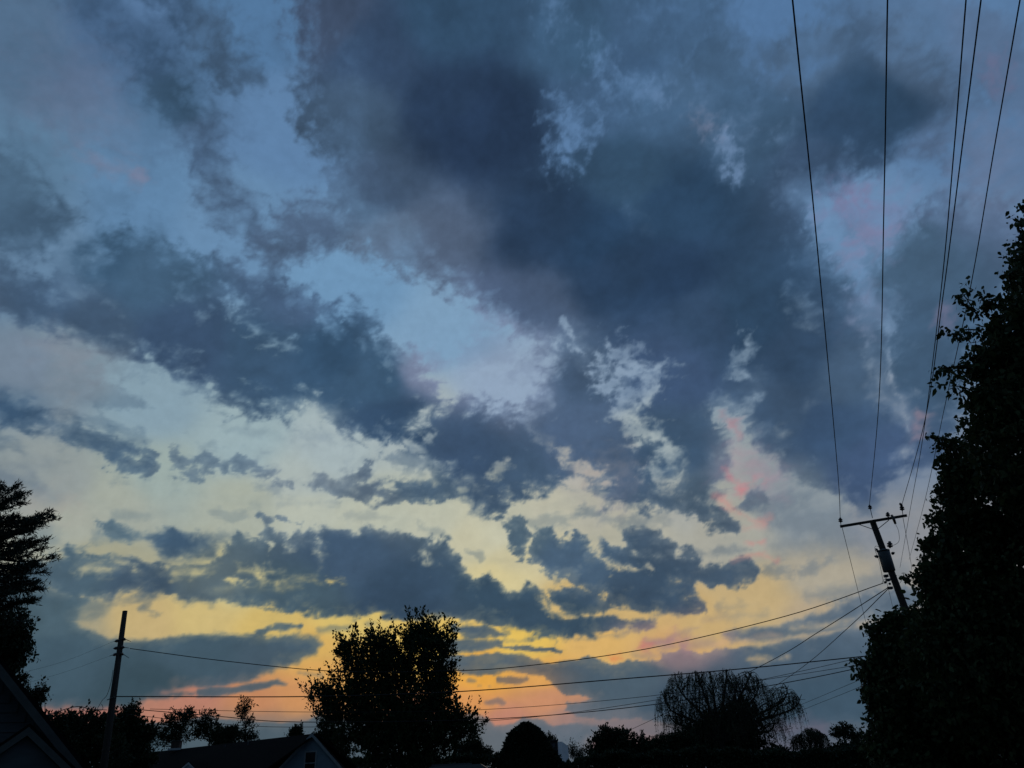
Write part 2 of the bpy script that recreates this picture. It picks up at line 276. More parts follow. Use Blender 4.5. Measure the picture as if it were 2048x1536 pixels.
 ('c', .95, 7, 12, [(400,1388,8),(450,1382,9),(500,1370,8),(550,1362,4),(568,1366,2)]), ('c', .8, 7, 14, [(520,1265,5),(570,1258,6),(605,1256,3)]), ('c', .6, 7, 16, [(650,1262,6),(680,1250,5),(700,1248,3)]),
 ('c', .5, 6, 16, [(740,1240,5),(755,1245,4)]),
 ('-', .5, 6, 10, [(320,1385,3),(350,1383,3)]),
 ('p', .7, 14, 22, [(80,1195),(200,1200),(240,1215),(200,1235),(140,1240),(60,1230)]),
 # streaks at the sunset
 ('p', .95, 8, 16, [(880,1240),(960,1245),(985,1262),(1000,1270),(960,1272),(900,1265)]), ('-', .75, 5, 12, [(915,1245,3),(950,1243,4)]),
 ('p', 1., 8, 14, [(860,1280),(920,1277),(975,1282),(1000,1290),(980,1302),(900,1303)]), ('c', .9, 4, 10, [(990,1296,2),(1040,1297,4),(1090,1298,4),(1130,1301,2)]),
 ('p', 1., 6, 14, [(860,1318),(920,1312),(990,1308),(1050,1310),(1090,1320),(1130,1330),(1130,1350),(1080,1348),(1030,1342),(960,1346),(880,1340)]),
 ('c', .9, 5, 14, [(1000,1357,2),(1030,1360,6),(1050,1358,5)]), ('c', .7, 3, 10, [(938,1358,2),(948,1358,2)]), ('c', .6, 3, 10, [(955,1368,2),(962,1368,2)]), ('c', .5, 3, 10, [(980,1369,2)]),
 ('c', .9, 6, 12, [(970,1402,5),(990,1400,6),(1005,1406,4)]), ('c', .5, 5, 12, [(640,1350,4),(600,1345,2)]),
 ('c', .5, 6, 12, [(1010,1285,3),(1060,1278,2)]), ('c', .6, 5, 14, [(995,1262,4),(1010,1265,3)]),
 ('c', .4, 5, 10, [(1150,1275,2),(1250,1272,2)]), ('c', .4, 8, 10, [(1280,1310,4),(1330,1312,3)]),
 # cumulus heads near the horizon
 ('p', 1., 5, 10, [(-400,1750),(-400,1446),(230,1446),(330,1444),(400,1436),(425,1430),(445,1437),(480,1440),(560,1445),(620,1440),(640,1430),(690,1438),(800,1450),(900,1440),(925,1432),(950,1425),(975,1432),(990,1450),(1020,1446),(1035,1440),(1045,1432),(1065,1435),
    (1090,1440),(1110,1455),(1150,1450),(1190,1448),(1200,1462),(1190,1478),(1180,1500),(2500,1500),(2500,1750)]),
 ('p', .55, 10, 12, [(1150,1440),(1300,1430),(1700,1430),(1800,1440),(1800,1470),(1500,1475),(1200,1470)]),
]
# small glowing tints (colour, strength, radius points): cloud edges lit by the last sun
TINT = [
 ('#b07c86', .7, 9, [(1452,838,3),(1468,850,4),(1482,866,4)]), ('#a88a98', .5, 34, [(1480,930,26),(1540,960,20)]), ('#c98188', .75, 7, [(1455,942,2),(1466,958,4),(1478,966,4),(1500,966,3),(1522,957,1)]),
 ('#cc7f84', .75, 7, [(1476,965,3),(1484,978,4),(1483,992,2)]), ('#d98a86', .7, 10, [(1435,990,4),(1450,1000,3)]), ('#c78a84', .7, 7, [(1462,1008,2),(1480,1022,3),(1498,1036,4),(1520,1040,2),(1545,1032,1)]),
 ('#bd9690', .55, 7, [(1492,1054,2),(1512,1052,3),(1535,1050,2)]), ('#cc8582', .75, 7, [(1496,1086,2),(1512,1084,4),(1526,1082,3)]), ('#c98b82', .7, 7, [(1465,1118,1),(1492,1114,2),(1512,1110,4),(1530,1113,4),(1556,1124,2)]),
 ('#a07585', .7, 13, [(1300,1286,4),(1340,1278,8),(1365,1290,8)]), ('#d8706a', .7, 7, [(1292,1290,4),(1300,1290,3)]), ('#e0784c', .7, 6, [(1225,1317,2),(1245,1316,3)]), ('#c8a282', .6, 8, [(1430,1290,4),(1470,1286,5),(1560,1272,3)]),
 ('#7a7da3', .55, 34, [(1690,410,34),(1740,440,40),(1780,420,30)]), ('#8c7598', .5, 24, [(1685,395,8),(1720,385,8)]), ('#8c7b9a', .45, 22, [(1690,520,8),(1780,470,10),(1720,470,8)]),
 ('#83708f', .75, 24, [(1985,130,14),(2000,160,12)]), ('#8b7f9c', .35, 30, [(1730,600,20),(1720,640,16)]), ('#8d7c98', .6, 14, [(1890,620,10),(1888,650,10)]), ('#a98590', .6, 14, [(1840,840,10),(1830,860,6)]),
 ('#7f88a4', .6, 18, [(180,310,6),(240,335,9),(275,352,7)]), ('#8d8098', .35, 12, [(270,345,5),(285,355,3)]), ('#73799399', .35, 60, [(130,140,60),(180,230,50)]), ('#8f8d97', .35, 30, [(110,690,26),(160,720,20)]), ('#97968f', .3, 26, [(120,830,16),(140,820,10)]),
 ('#8f7d8c', .35, 20, [(1405,245,10),(1420,260,10)]), ('#858098', .3, 40, [(1980,300,40),(1960,360,40)]), ('#a79a94', .5, 26, [(1240,930,20),(1180,950,16)]), ('#9c93a2', .4, 26, [(1260,960,20),(1230,990,20)]),
 ('#96807a', .5, 12, [(1190,1490,20),(1250,1480,20)]), ('#6f6476', .6, 14, [(1560,1450,14),(1640,1458,14)]), ('#75676f', .4, 8, [(310,1386,5),(345,1383,4)]),
 ('#a09b94', .5, 30, [(60,1010,20),(120,1010,20)]),
]
CLEAR = '''0,0,587594 250,20,5a7ba2 500,40,567ca4 560,250,6286ae 0,350,5f819f 300,400,6389ae 430,440,6a8fb3 700,560,7199bd 900,660,80a3c2 1000,780,96abc4 1000,500,7396b8 1140,260,5f82ab
1440,310,6a87ab 1500,100,567aa4 1900,200,5b7ea6 1680,480,6c8fb5 1950,600,6c88a8 50,500,6685a3 300,800,8aa4b3 100,760,7d909f 500,880,9db3b9 650,900,a9b9bd 600,960,afbbb8 600,1010,bcc2b2 300,960,9fb0ac 100,960,959f9f
150,1050,a8aea2 250,1000,a7aea2 500,1010,abb3a5 750,1030,bcc1af 950,1080,c8c4a5 1030,1120,cdc49c 1120,1110,ccc39e 1000,1060,c4c3aa 1300,1050,b9b7a6 1440,1060,aeac9e 1200,1030,b2b1a3 1020,1035,bbbca8 870,1040,bec1ad 1350,1030,a9aca6 1100,1030,bfbda9 1250,1060,b8b5a0 1450,1070,a9aaa0 1600,1000,8c98a0 1800,900,8a97a8 1800,1050,8e9299
1650,1150,aea693 1500,1200,c3a978 1400,1250,c9a970 1250,1230,cdab6d 1150,1200,d0b070 1000,1150,d8c992 990,1070,cecdb2 200,1130,a8a78c 450,1170,c9bd86 400,1240,cdb574 300,1240,c4ab74 550,1260,d2b465
700,1240,d8bb66 150,1250,a39a7c 1050,1290,e6be54 1200,1280,dcae62 1350,1290,cfa068 650,1340,dca254 960,1350,eaa53c 1080,1350,e0a050 600,1390,d08f58 500,1400,c7855a 400,1400,b97b66
150,1420,a56f63 950,1400,dd9452 1100,1400,cc8a63 1000,1440,c0806a 1150,1440,9d7c75 850,1440,c0826a 1180,1490,846f78 1000,1490,80737c 1600,1420,54606f 1500,1460,5b5f70 1700,1300,8a857f
500,1450,8a7468 600,1480,6a6a72 850,1300,e0bb5a 1200,750,8aa0b8 1300,900,a6b3b6 1490,700,8197ac 1150,930,b5b3ac 850,850,a8b5b8 1650,1230,b3a083 1750,1220,a39c93 640,1300,d8ac58'''
CLOUD = '''50,100,53708a 150,200,5f748e 300,100,3e5b78 360,190,40607b 250,60,436180 480,120,46627d 430,100,46627d 420,270,48637f 60,350,4f6f88 100,420,48667f 480,400,4b6580 600,470,516a85 950,250,2a3f5a 900,200,2d435e 1000,230,2a3f5a 750,100,364d68 900,40,36546f 650,50,43566f 700,250,466079
750,380,475f79 850,500,566a82 780,480,5a6f86 1050,620,4b5f7a 1250,550,2e4561 1330,560,2c4360 1100,450,2b415b 1180,470,2b4460 1350,400,304b68 1250,350,37536e 1150,100,40607e 1300,100,486789 1300,200,486788 1200,200,456384 1380,170,4a6888 1280,120,446284 1500,250,43607e 1700,230,36506e
1750,210,344f6c 1650,350,3f5775 1600,120,4c6684 1850,100,526c8b 1900,350,566e8f 1800,500,48637e 1850,700,445e79 1400,650,364d69 1500,620,324b66 1600,700,38506c 1150,750,485f7a 1350,900,405872 1650,850,3c5472 1560,820,415873
300,550,42617a 220,520,3e5e78 100,620,48647f 350,680,3c5570 180,650,40586f 550,700,3d5a74 750,750,40607b 800,830,37526d 640,700,385772 600,600,46607c 50,720,697a8e 150,740,74848f 30,830,3e5b75 200,870,4e6a80 60,940,576d82 400,930,5f7787
240,1060,4f6a7c 350,1090,3f5a73 150,1150,4c6677 300,1160,41586d 700,1120,3f5872 800,1180,38516a 600,1190,476070 1000,1200,385268 1100,1240,3b556b 100,1230,4c6674 100,1320,425c6c 400,1310,435c6c 500,1350,475d6d
300,1380,3a525f 950,920,3f5873 1000,960,435b73 1150,1130,47617a 1300,1180,3d556d 1450,1150,43596f 1600,1220,5b6e80 1700,1200,5d7184 1600,1300,4a6074 1250,1350,4c6171 1400,1400,40566a 1650,1400,3f586c 1150,1470,5f6c79 1000,1450,667079
900,1470,56676f 500,1460,4f626e 700,1470,4f606c 1640,1050,66788a 1780,1040,6f7f92 1550,1000,5f7183 1480,950,67758a 1040,1070,4d6577 920,1290,4e6374 1000,1330,4f6271 1020,1360,7c6a5e 990,1402,8d7268 1350,1280,8d7a80 1200,870,4e6480
1740,950,43597a 1700,750,48607b 1340,730,42597a 1930,80,5d7190 1980,350,5e7393 870,740,7c8ca6 1000,690,7788a3 1040,740,71839d 1420,1000,4b6074 850,985,4a6276 640,960,768a98 380,1130,5d7078 730,1000,5b6f80'''
def _pts(s):
    P = []; C = []
    for t in s.split():
        x, y, h = t.split(','); P.append((float(x), float(y))); C.append([int(h[i:i+2], 16)/255 for i in (0, 2, 4)])
    return P, C
def _rbf(X, Y, s, eps=34., ay=1.5):
    P, C = _pts(s); W = 0; out = [0, 0, 0]
    for (px, py), c in zip(P, C):
        k = ay if py > 1000 else 1.15
        w = 1/((X-px)**2+((Y-py)*k)**2+eps*eps)**2.7*1e11
        W = W+w
        for i in range(3): out[i] = out[i]+w*c[i]
    return np.stack([o/W for o in out], -1)
def sky_colour(U, V, D):
    """U,V photograph pixel each direction falls on, D unit directions -> srgb colour, cover"""
    az = np.arctan2(D[:, 0], D[:, 1]); el = np.arcsin(np.clip(D[:, 2], -1, 1))
    QX = az; QY = el*1.45
    sc = np.clip(1.2-(V/1536)*.80, .34, 1.2)            # how large a puff is on the picture
    wx = fbm(QX*9, QY*9, 5, .5); wy = fbm(QX*9+40, QY*9+11, 5, .5)
    fx = fbm(QX*38+7, QY*38, 4, .6); fy = fbm(QX*38-30, QY*38+5, 4, .6)
    bl = billow(QX*24+3+wx*.35, QY*24-8+wy*.35, 5, .55)
    bl2 = fbm(QX*50+3+wx, QY*50-8, 5, .52)
    flat = sstep(1230, 1400, V)
    X = U+(wx*30+fx*11)*sc; Y = V+(wy*24+fy*10)*sc*(1-.5*flat)
    cov = np.zeros(U.shape, np.float32); S = np.full(U.shape, -9., np.float32); T = np.full(U.shape, -99., np.float32)
    edge = bl*.80+bl2*.48+fx*.34+.10
    for kind, op, soft, rough, pts in SKY:
        xs = [p[0] for p in pts]; ys = [p[1] for p in pts]; r = max([p[2] for p in pts]) if len(pts[0]) == 3 else 0
        m = (X > min(xs)-r-130) & (X < max(xs)+r+130) & (Y > min(ys)-r-130) & (Y < max(ys)+r+130)
        if not m.any(): continue
        x = X[m]; y = Y[m]
        s = sd_poly(x, y, pts) if kind == 'p' else sd_cap(x, y, pts)
        k = np.clip(sc[m]*1.1, .35, 1); s = s+edge[m]*rough*k
        if kind == '-':
            h = -(s+edge[m]*rough*.35*k)                       # distance outside the gap
            o_ = min(1, op*1.15); S1 = np.minimum(S[m], 1.1); S[m] = np.where(S[m] > -1, S1*(1-o_)+np.minimum(S1, h/(soft*1.0)+.15)*o_, S[m]); T1 = np.minimum(T[m], 130); T[m] = np.minimum(T1, h*1.1+10)*o_+T1*(1-o_)
            cov[m] = cov[m]*(1-sstep(-soft, soft, -h)*op)
        elif op >= .8:
            S[m] = np.maximum(S[m], s/(soft*(.62+.55*sstep(800, 300, y)))); T[m] = np.maximum(T[m], s)
        else:
            a = sstep(-soft, soft*1.1, s)*op; cov[m] = 1-(1-cov[m])*(1-a)
    solid = sstep(-.9, 1.05, S)
    # beyond the picture the same broken deck goes on
    out = np.maximum(np.maximum(-U, U-2048), np.maximum(-V, V-1536)); o = sstep(0, 260, out)
    gen = fbm(QX*5+5, QY*5, 6, .55)+.08
    solid = solid*(1-o)+sstep(-.10, .16, gen)*o; T = T*(1-o)+(gen*160)*o; cov = cov*(1-o)
    Uc = np.clip(U, -250, 2300); Vc = np.clip(V, -250, 1560)
    clear = _rbf(Uc+wx*14, Vc+wy*10, CLEAR, 46.); cloud = _rbf(Uc+wx*26, Vc+wy*22, CLOUD, 30.)*.95
    up_ = sstep(1100, 900, V)[:, None]; cloud = cloud*(1+up_*sstep(1300, 900, U)[:, None]*np.array([.01, -.012, .008])+up_*sstep(1100, 1500, U)[:, None]*np.array([.0, .004, .004]))
    clear = clear*(1-.035*sstep(450, 650, V)*sstep(1230, 1100, V))[:, None]; gy_ = (clear@np.array([.3, .59, .11]))[:, None]; ds = .10*sstep(900, 1050, V)[:, None]; clear = clear*(1-ds)+gy_*ds
    lum = fbm(QX*13-50, QY*16+9, 5, .55); big = fbm(QX*6.5+3, QY*6.5-21, 3, .5)
    # a cloud thins towards its rim and darkens inwards
    wid = 22+40*sstep(1150, 300, V)
    depth = sstep(-.1, 1.15, (T+(bl*.55+lum*.65+fx*.2)*wid*.8)/wid)
    thin = (1-depth)*(.34-.17*sstep(850, 1060, V))
    tone = 1+(.09*wy+.03*fx-.04*bl+.10*big*sstep(1000, 600, V))*(1-.6*flat)+.04*(1-depth)
    core = cloud*tone[:, None]
    body = core*(1-thin[:, None])+clear*thin[:, None]
    wisp = core*.72+clear*.28
    mott = sstep(-.25, .55, lum+.5*fx)*.42*sstep(1080, 960, V)*sstep(-26, 8, T+bl*14)      # thin cloud left hanging in the gaps
    col = clear*(1-cov[:, None])+wisp*cov[:, None]
    col = col*(1-mott[:, None])+wisp*mott[:, None]
    col = col*(1-solid[:, None])+body*solid[:, None]
    cov = 1-(1-cov)*(1-solid); vis = cov
    # thin high veil texture in the clear sky
    veil = sstep(.05, .7, fbm(QX*8+90, QY*26+20, 5, .55))*.09*(1-vis)
    col = col*(1-veil[:, None])+(cloud*.6+clear*.4)*veil[:, None]
    for h, st, rad, pts in TINT:
        c = np.array([int(h[i:i+2], 16)/255 for i in (1, 3, 5)])
        x0 = min(p[0] for p in pts)-rad*3-40; x1 = max(p[0] for p in pts)+rad*3+40; y0 = min(p[1] for p in pts)-rad*3-40; y1 = max(p[1] for p in pts)+rad*3+40
        m = (U > x0) & (U < x1) & (V > y0) & (V < y1)
        if not m.any(): continue
        s = sd_cap(U[m]+wx[m]*8+fx[m]*7, V[m]+wy[m]*6+fy[m]*6, pts)+(bl2[m]*1.5+bl[m]*.5)*rad
        a = sstep(-rad*1.5, rad*1.4, s)*st*.82
        a = a*(1-.5*np.clip(cov[m], 0, 1)*(1 if rad > 20 else .3))
        col[m] = col[m]*(1-a[:, None])+c*a[:, None]
    g = col@np.array([.3, .59, .11])
    low = sstep(900, 1150, V)[:, None]*vis[:, None]
    col = col*(1-.12*low)+(g[:, None]*np.array([1.0, 1.0, 1.04]))*.12*low
    col = col*(1-.04*sstep(700, 300, V))[:, None]
    return np.clip(col, 0, 1), cov
# ---------------------------------------------------------------- the sky dome
def build_sky():
    R = 5000.
    az = np.radians(np.concatenate([np.arange(-180, -52, 1.6), np.arange(-52, 52, .115), np.arange(52, 180.01, 1.6)])); az[-1] = math.pi
    el = np.radians(np.concatenate([np.arange(-4, 0, .5), np.arange(0, 58.5, .11), np.arange(58.5, 89.6, 1.3), [89.9]]))
    A, E = np.meshgrid(az, el); na, ne = len(az), len(el)
    D = np.stack([np.sin(A)*np.cos(E), np.cos(A)*np.cos(E), np.sin(E)], -1).reshape(-1, 3)
    f = D@np.array(FWD); fs = np.maximum(f, .12)
    U = np.clip(1024+F*(D@np.array(CR))/fs, -1200, 3200); V = np.clip(768-F*(D@np.array(CU))/fs, -1200, 2600)
    U = np.where(f < .12, np.where(D[:, 0] > 0, 3200, -1200), U); V = np.where(f < .12, 200, V)
    col, cov = sky_colour(U.astype(np.float32), V.astype(np.float32), D)
    # away from the sunset the dusk sky is deeper
    back = sstep(.45, -.6, D[:, 1]/np.maximum(np.hypot(D[:, 0], D[:, 1]), 1e-3)*np.cos(np.arcsin(np.clip(D[:, 2], -1, 1))))[:, None]
    lin = np.where(col <= .04045, col/12.92, ((col+.055)/1.055)**2.4)
    lin = lin*(1-.45*back)
    me = bpy.data.meshes.new('sky'); nv = na*ne
    me.vertices.add(nv); me.vertices.foreach_set('co', (D*R).astype(np.float32).ravel())
    i = np.arange(ne-1)[:, None]*na+np.arange(na-1)[None, :]
    q = np.stack([i, i+na, i+na+1, i+1], -1).reshape(-1, 4).astype(np.int32); nq = len(q)
    me.loops.add(nq*4); me.loops.foreach_set('vertex_index', q.ravel()); me.polygons.add(nq)
    me.polygons.foreach_set('loop_start', np.arange(0, nq*4, 4, dtype=np.int32)); me.polygons.foreach_set('loop_total', np.full(nq, 4, np.int32))
    me.update(calc_edges=True)
    a = me.attributes.new('sky_light', 'FLOAT_COLOR', 'POINT'); a.data.foreach_set('color', np.concatenate([lin, cov[:, None]], 1).astype(np.float32).ravel())
    m = bpy.data.materials.new('dusk_sky'); m.use_nodes = True; t = m.node_tree; t.nodes.clear()
    at_ = t.nodes.new('ShaderNodeAttribute'); at_.attribute_name = 'sky_light'
    tc = t.nodes.new('ShaderNodeTexCoord'); nz = t.nodes.new('ShaderNodeTexNoise'); nz.inputs['Scale'].default_value = .016; nz.inputs['Detail'].default_value = 5; nz.inputs['Roughness'].default_value = .55
    t.links.new(tc.outputs['Object'], nz.inputs['Vector'])
    mr = t.nodes.new('ShaderNodeMapRange'); mr.inputs[1].default_value = .3; mr.inputs[2].default_value = .7; mr.inputs[3].default_value = .96; mr.inputs[4].default_value = 1.04
    t.links.new(nz.outputs['Fac'], mr.inputs[0])
    e = t.nodes.new('ShaderNodeEmission'); t.links.new(at_.outputs['Color'], e.inputs['Color'])
    gm = t.nodes.new('ShaderNodeMath'); gm.operation = 'MULTIPLY'; gm.inputs[1].default_value = SKY_GAIN; t.links.new(mr.outputs[0], gm.inputs[0]); t.links.new(gm.outputs[0], e.inputs['Strength'])
    o = t.nodes.new('ShaderNodeOutputMaterial'); t.links.new(e.outputs[0], o.inputs['Surface'])
    m.cycles.emission_sampling = 'NONE'
    ob = link('sky', me, m); tagit(ob, kind='structure')
build_sky()
# ================================================================ materials
random.seed(5); RS = np.random.RandomState(5)
M_bark = mat('bark', (.045, .036, .028), .95, .5, 6, bump=.6, stretch=(1, 1, .2))
M_pole = mat('pole_wood', (.055, .047, .04), .9, .45, 5, bump=.5, stretch=(4, 4, .25))
M_iron = mat('galvanised_steel', (.09, .095, .1), .6, .3, 20, metal=.5)
M_ceramic = mat('insulator_glaze', (.05, .035, .03), .3, .2, 9, spec=.5)
M_can = mat('transformer_paint', (.05, .057, .06), .5, .35, 4, spec=.4)
M_wire = mat('cable', (.012, .012, .013), .7, .2, 8)
M_leaf = leafmat('maple_leaf', (.018, .03, .012), (.05, .07, .025))
M_leaf2 = leafmat('shrub_leaf', (.010, .020, .010), (.035, .05, .02), .2)
M_near = leafmat('near_leaf', (.02, .034, .012), (.06, .085, .03), .3)
M_willow = leafmat('willow_leaf', (.035, .05, .025), (.08, .095, .045), .35)
M_pine = leafmat('pine_needle', (.02, .035, .025), (.045, .065, .045), .1)
M_yew = leafmat('yew_leaf', (.012, .02, .012), (.03, .04, .02), .1)
M_grass = mat('grass', (.035, .05, .02), 1, .5, .6, bump=.4)
M_shingle = mat('asphalt_shingle', (.010, .0095, .010), .98, .5, 5, bump=.4, spec=.04)
M_sidingb = mat('blue_siding', (.26, .33, .38), .7, .15, 2)
M_trim = mat('white_trim', (.42, .44, .45), .6, .15, 5)
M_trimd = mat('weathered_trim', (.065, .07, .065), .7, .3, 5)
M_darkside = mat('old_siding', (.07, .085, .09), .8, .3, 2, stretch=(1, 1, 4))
M_glass = mat('window_glass', (.012, .014, .018), .12, spec=.5)
M_brick = mat('chimney_brick', (.09, .06, .05), .9, .4, 8)
M_white = mat('white_metal_siding', (.78, .78, .78), .6, .2, 1.2)
M_black = mat('dark_metal_siding', (.03, .032, .035), .7, .2, 2)
M_van = mat('van_paint', (.09, .10, .105), .35, .1, 2, spec=.5)
M_rubber = mat('tyre_rubber', (.02, .02, .02), .9, .2, 9)
# ================================================================ ground
g = []; N = 60
gv = [(0, 0, 0)]; gf = []
rad = [3, 8, 20, 50, 120, 300, 900, 2500, 4950]
for r in rad:
    for k in range(N):
        a = 2*math.pi*k/N; z = 0 if r < 200 else .4*math.sin(3*a+r)
        gv.append((r*math.cos(a), r*math.sin(a), z if r < 4000 else 0))
gf += [(0, 1+k, 1+(k+1) % N) for k in range(N)]
for j in range(len(rad)-1):
    gf += [(1+j*N+k, 1+(j+1)*N+k, 1+(j+1)*N+(k+1) % N, 1+j*N+(k+1) % N) for k in range(N)]
tagit(link('ground', mesh('ground', gv, gf), M_grass), kind='structure')

# ================================================================ foliage tools
def leaves(P, size, Dm=None, up=0., droop=0., aspect=.55, sv=.35):
    """diamond leaves at points P (N,3); Dm preferred directions"""
    n = len(P); d = RS.normal(size=(n, 3))
    if Dm is not None: d = d*.7+Dm*1.3
    d[:, 2] += up-droop; d /= np.linalg.norm(d, axis=1)[:, None]
    e = np.cross(d, RS.normal(size=(n, 3))); e /= np.linalg.norm(e, axis=1)[:, None]
    s = (size*(1+sv*RS.normal(size=n))).clip(size*.4)[:, None]
    nn = np.cross(d, e)
    a = P; b = P+d*s*.45+e*s*aspect*.5+nn*s*.06; c = P+d*s; f = P+d*s*.45-e*s*aspect*.5+nn*s*.06
    return np.stack([a, b, c, f], 1).reshape(-1, 3)
def ell(n, surf=.5):
    v = RS.normal(size=(n, 3)); v /= np.linalg.norm(v, axis=1)[:, None]
    r = RS.rand(n)**(1/3.); r = np.where(RS.rand(n) < surf, .78+.22*r, r)
    return v*r[:, None]
def lobe3(l, Y):
    c = at(l[0], l[1], Y+(l[4] if len(l) > 4 else 0)); k = mpp(c); return np.array(c), np.array([l[2]*k, (l[2]+l[3])*.5*k, l[3]*k*1.08])
def tree(name, label, cat, lobes, Y, trunk_u, twigs=900, leafn=22, lsize=.13, tw_len=.55, upb=.8, droop=0., lm=None, tr=.22, group=None, surf=.55, trunks=1, leafd=.10, aspect=.6, base_z=0., spiky=.25, brmax=26, fork=.38, shoots=0, shootl=1.3):
    lm = lm or M_leaf
    L = [lobe3(l, Y) for l in lobes]; wts = np.array([r.prod()**.72 for c, r in L]); wts /= wts.sum()
    top = max(c[2]+r[2] for c, r in L); low = min(c[2]-r[2] for c, r in L)
    bx = at(trunk_u, 1536, Y); base = np.array([bx.x, Y, base_z])
    root = thing(name, label, cat, tuple(base), group)
    br = MB(); fz = base_z+max((low-base_z)*.9, (top-base_z)*.16); 
    forks = []
    for k in range(trunks):
        off = np.array([(k-(trunks-1)/2)*tr*2.2, 0, 0]); f = np.array([base[0]+off[0]*3, Y, fz+(top-fz)*fork*.5])
        br.tube(catmull([base+off, (base+off+f)/2+np.array([RS.normal()*.06, 0, 0]), f], 4), np.linspace(tr*1.15, tr*.72, 9), 8); forks.append(f)
    P0s = []; P1s = []
    for (c, r), wt in zip(L, wts):
        f = forks[int(np.argmin([abs(q[0]-c[0]) for q in forks]))]
        mid = f*.5+c*.5; mid[2] = f[2]+(c[2]-f[2])*.42; mid[:2] += RS.normal(size=2)*.15*r[0]
        limb = catmull([f-(0, 0, .3), mid, c, c+np.array([(c[0]-f[0])*.12, 0, r[2]*.7])], 5)
        lr = tr*.55*min(1, .45+wt*2.2); br.tube(limb, np.linspace(lr, lr*.15, len(limb)), 5)
        nb = int(max(5, brmax*math.sqrt(wt*len(L)))); tn = max(8, int(twigs*wt/nb))
        for b in range(nb):
            e = c+ell(1, .8)[0]*r*.86; s = np.array(limb[int(RS.randint(4, len(limb)-2))])
            m = (s+e)/2+RS.normal(size=3)*.1*r[0]; m[2] -= abs(RS.normal())*.08*r[2]
            pl = catmull([s, m, e], 4); br.tube(pl, np.linspace(lr*.32, lr*.07, len(pl)), 4)
            pa = np.array([list(p) for p in pl]); ii = RS.randint(1, len(pl), tn)
            p0 = pa[ii]+RS.normal(size=(tn, 3))*r*.05
            q = c+ell(tn, surf)*r
            k = RS.rand(tn) < .55
            d = (q-p0); dl = np.linalg.norm(d, axis=1)[:, None]+1e-6
            out = (p0-c)/r; out /= np.linalg.norm(out, axis=1)[:, None]+1e-6
            d = d/dl*.6+out*.5+RS.normal(size=(tn, 3))*.25; d[:, 2] += upb-droop; d /= np.linalg.norm(d, axis=1)[:, None]
            ln = tw_len*(.5+RS.rand(tn)); ln = np.where(RS.rand(tn) < spiky*.3, ln*1.7, ln)
            st = np.where(k[:, None], p0, q-d*ln[:, None]*.6)
            P0s.append(st); P1s.append(st+d*ln[:, None])
    if shoots:
        for (c, r), wt in zip(L, wts):
            n = int(shoots*wt)+2; q = ell(n, 1.); q[:, 2] = np.where(q[:, 2] < -.2, -q[:, 2], q[:, 2]); q[:, 1] *= .6
            st = c+q*r*.85; d = q*.75; d[:, 2] += .75; d += RS.normal(size=(n, 3))*.16; d /= np.linalg.norm(d, axis=1)[:, None]; ln = (shootl*(.5+.8*RS.rand(n)))[:, None]
            bend = np.array([0, 0, .16])*ln
            for k in range(3): P0s.append(st+d*ln*k/3+bend*(k/3)**2); P1s.append(st+d*ln*(k+1)/3+bend*((k+1)/3)**2)
    P0 = np.concatenate(P0s); P1 = np.concatenate(P1s)
    # twigs as thin three-sided slivers
    d = P1-P0; e = np.cross(d, RS.normal(size=d.shape)); e /= np.linalg.norm(e, axis=1)[:, None]; tw = max(.010, tr*.03)
    TV = np.stack([P0-e*tw, P0+e*tw, P1], 1).reshape(-1, 3)
    n = len(P0); t = RS.rand(n, leafn)**.8; pts = (P0[:, None]+d[:, None]*(.15+.9*t[..., None])).reshape(-1, 3)+RS.normal(size=(n*leafn, 3))*leafd
    dd = np.repeat(d/np.linalg.norm(d, axis=1)[:, None], leafn, 0)
    LV = leaves(pts, lsize, dd, up=0, droop=droop*1.2, aspect=aspect)
    tk = br.build('trunk', M_bark, root, True)
    link('twigs', npmesh('twigs', TV, 3), M_bark, root)['kind'] = 'stuff'
    cr = link('crown', npmesh('crown', LV, 4), lm, root); cr['kind'] = 'stuff'
    return root
# ================================================================ trees
tree('maple_tree', 'tall maple with twin rounded crowns standing dark against the orange sunset', 'tree',
     [(735,1316,52,36), (702,1306,30,18), (765,1308,24,24), (848,1306,48,42), (880,1312,32,34), (824,1284,18,20), (854,1280,26,20), (800,1345,36,22), (715,1365,44,32), (648,1398,30,16), (690,1412,44,24), (742,1420,44,34),
      (850,1385,52,30), (888,1370,24,24), (880,1428,40,22), (935,1466,30,20), (905,1448,26,18), (810,1450,60,26), (660,1432,28,14), (700,1475,34,24), (880,1480,50,26), (760,1500,66,34), (850,1525,60,25), (785,1330,24,26), (780,1395,30,24), (812,1490,60,40), (780,1440,50,36)],
     60, 800, twigs=1050, leafn=9, lsize=.21, tw_len=.6, upb=.75, tr=.28, trunks=3, leafd=.09, spiky=1.0, brmax=24, surf=.4, shoots=430, shootl=1.5)
tree('broad_shrub', 'low leafy tree behind the blue gable, touching the maple on its left side', 'tree', [(650,1470,22,22), (672,1500,26,26), (660,1530,30,20)], 72, 665, twigs=240, leafn=12, lsize=.2, tr=.12, lm=M_leaf2)
tree('garden_tree', 'bushy dark tree just right of the leaning left pole', 'tree', [(262,1440,20,22), (285,1470,24,22), (250,1480,30,30), (262,1520,46,26), (230,1450,16,14)], 66, 262, twigs=600, leafn=16, lsize=.2, tr=.16, lm=M_leaf2, upb=.5, spiky=.8)
tree('garden_tree', 'wide dark leafy tree between the near roof and the left pole', 'tree', [(120,1452,34,20), (165,1460,36,26), (205,1462,26,24), (150,1500,60,34), (210,1510,50,34), (95,1470,30,26)], 62, 160, twigs=900, leafn=16, lsize=.2, tr=.2, lm=M_leaf2, upb=.5, spiky=.8)
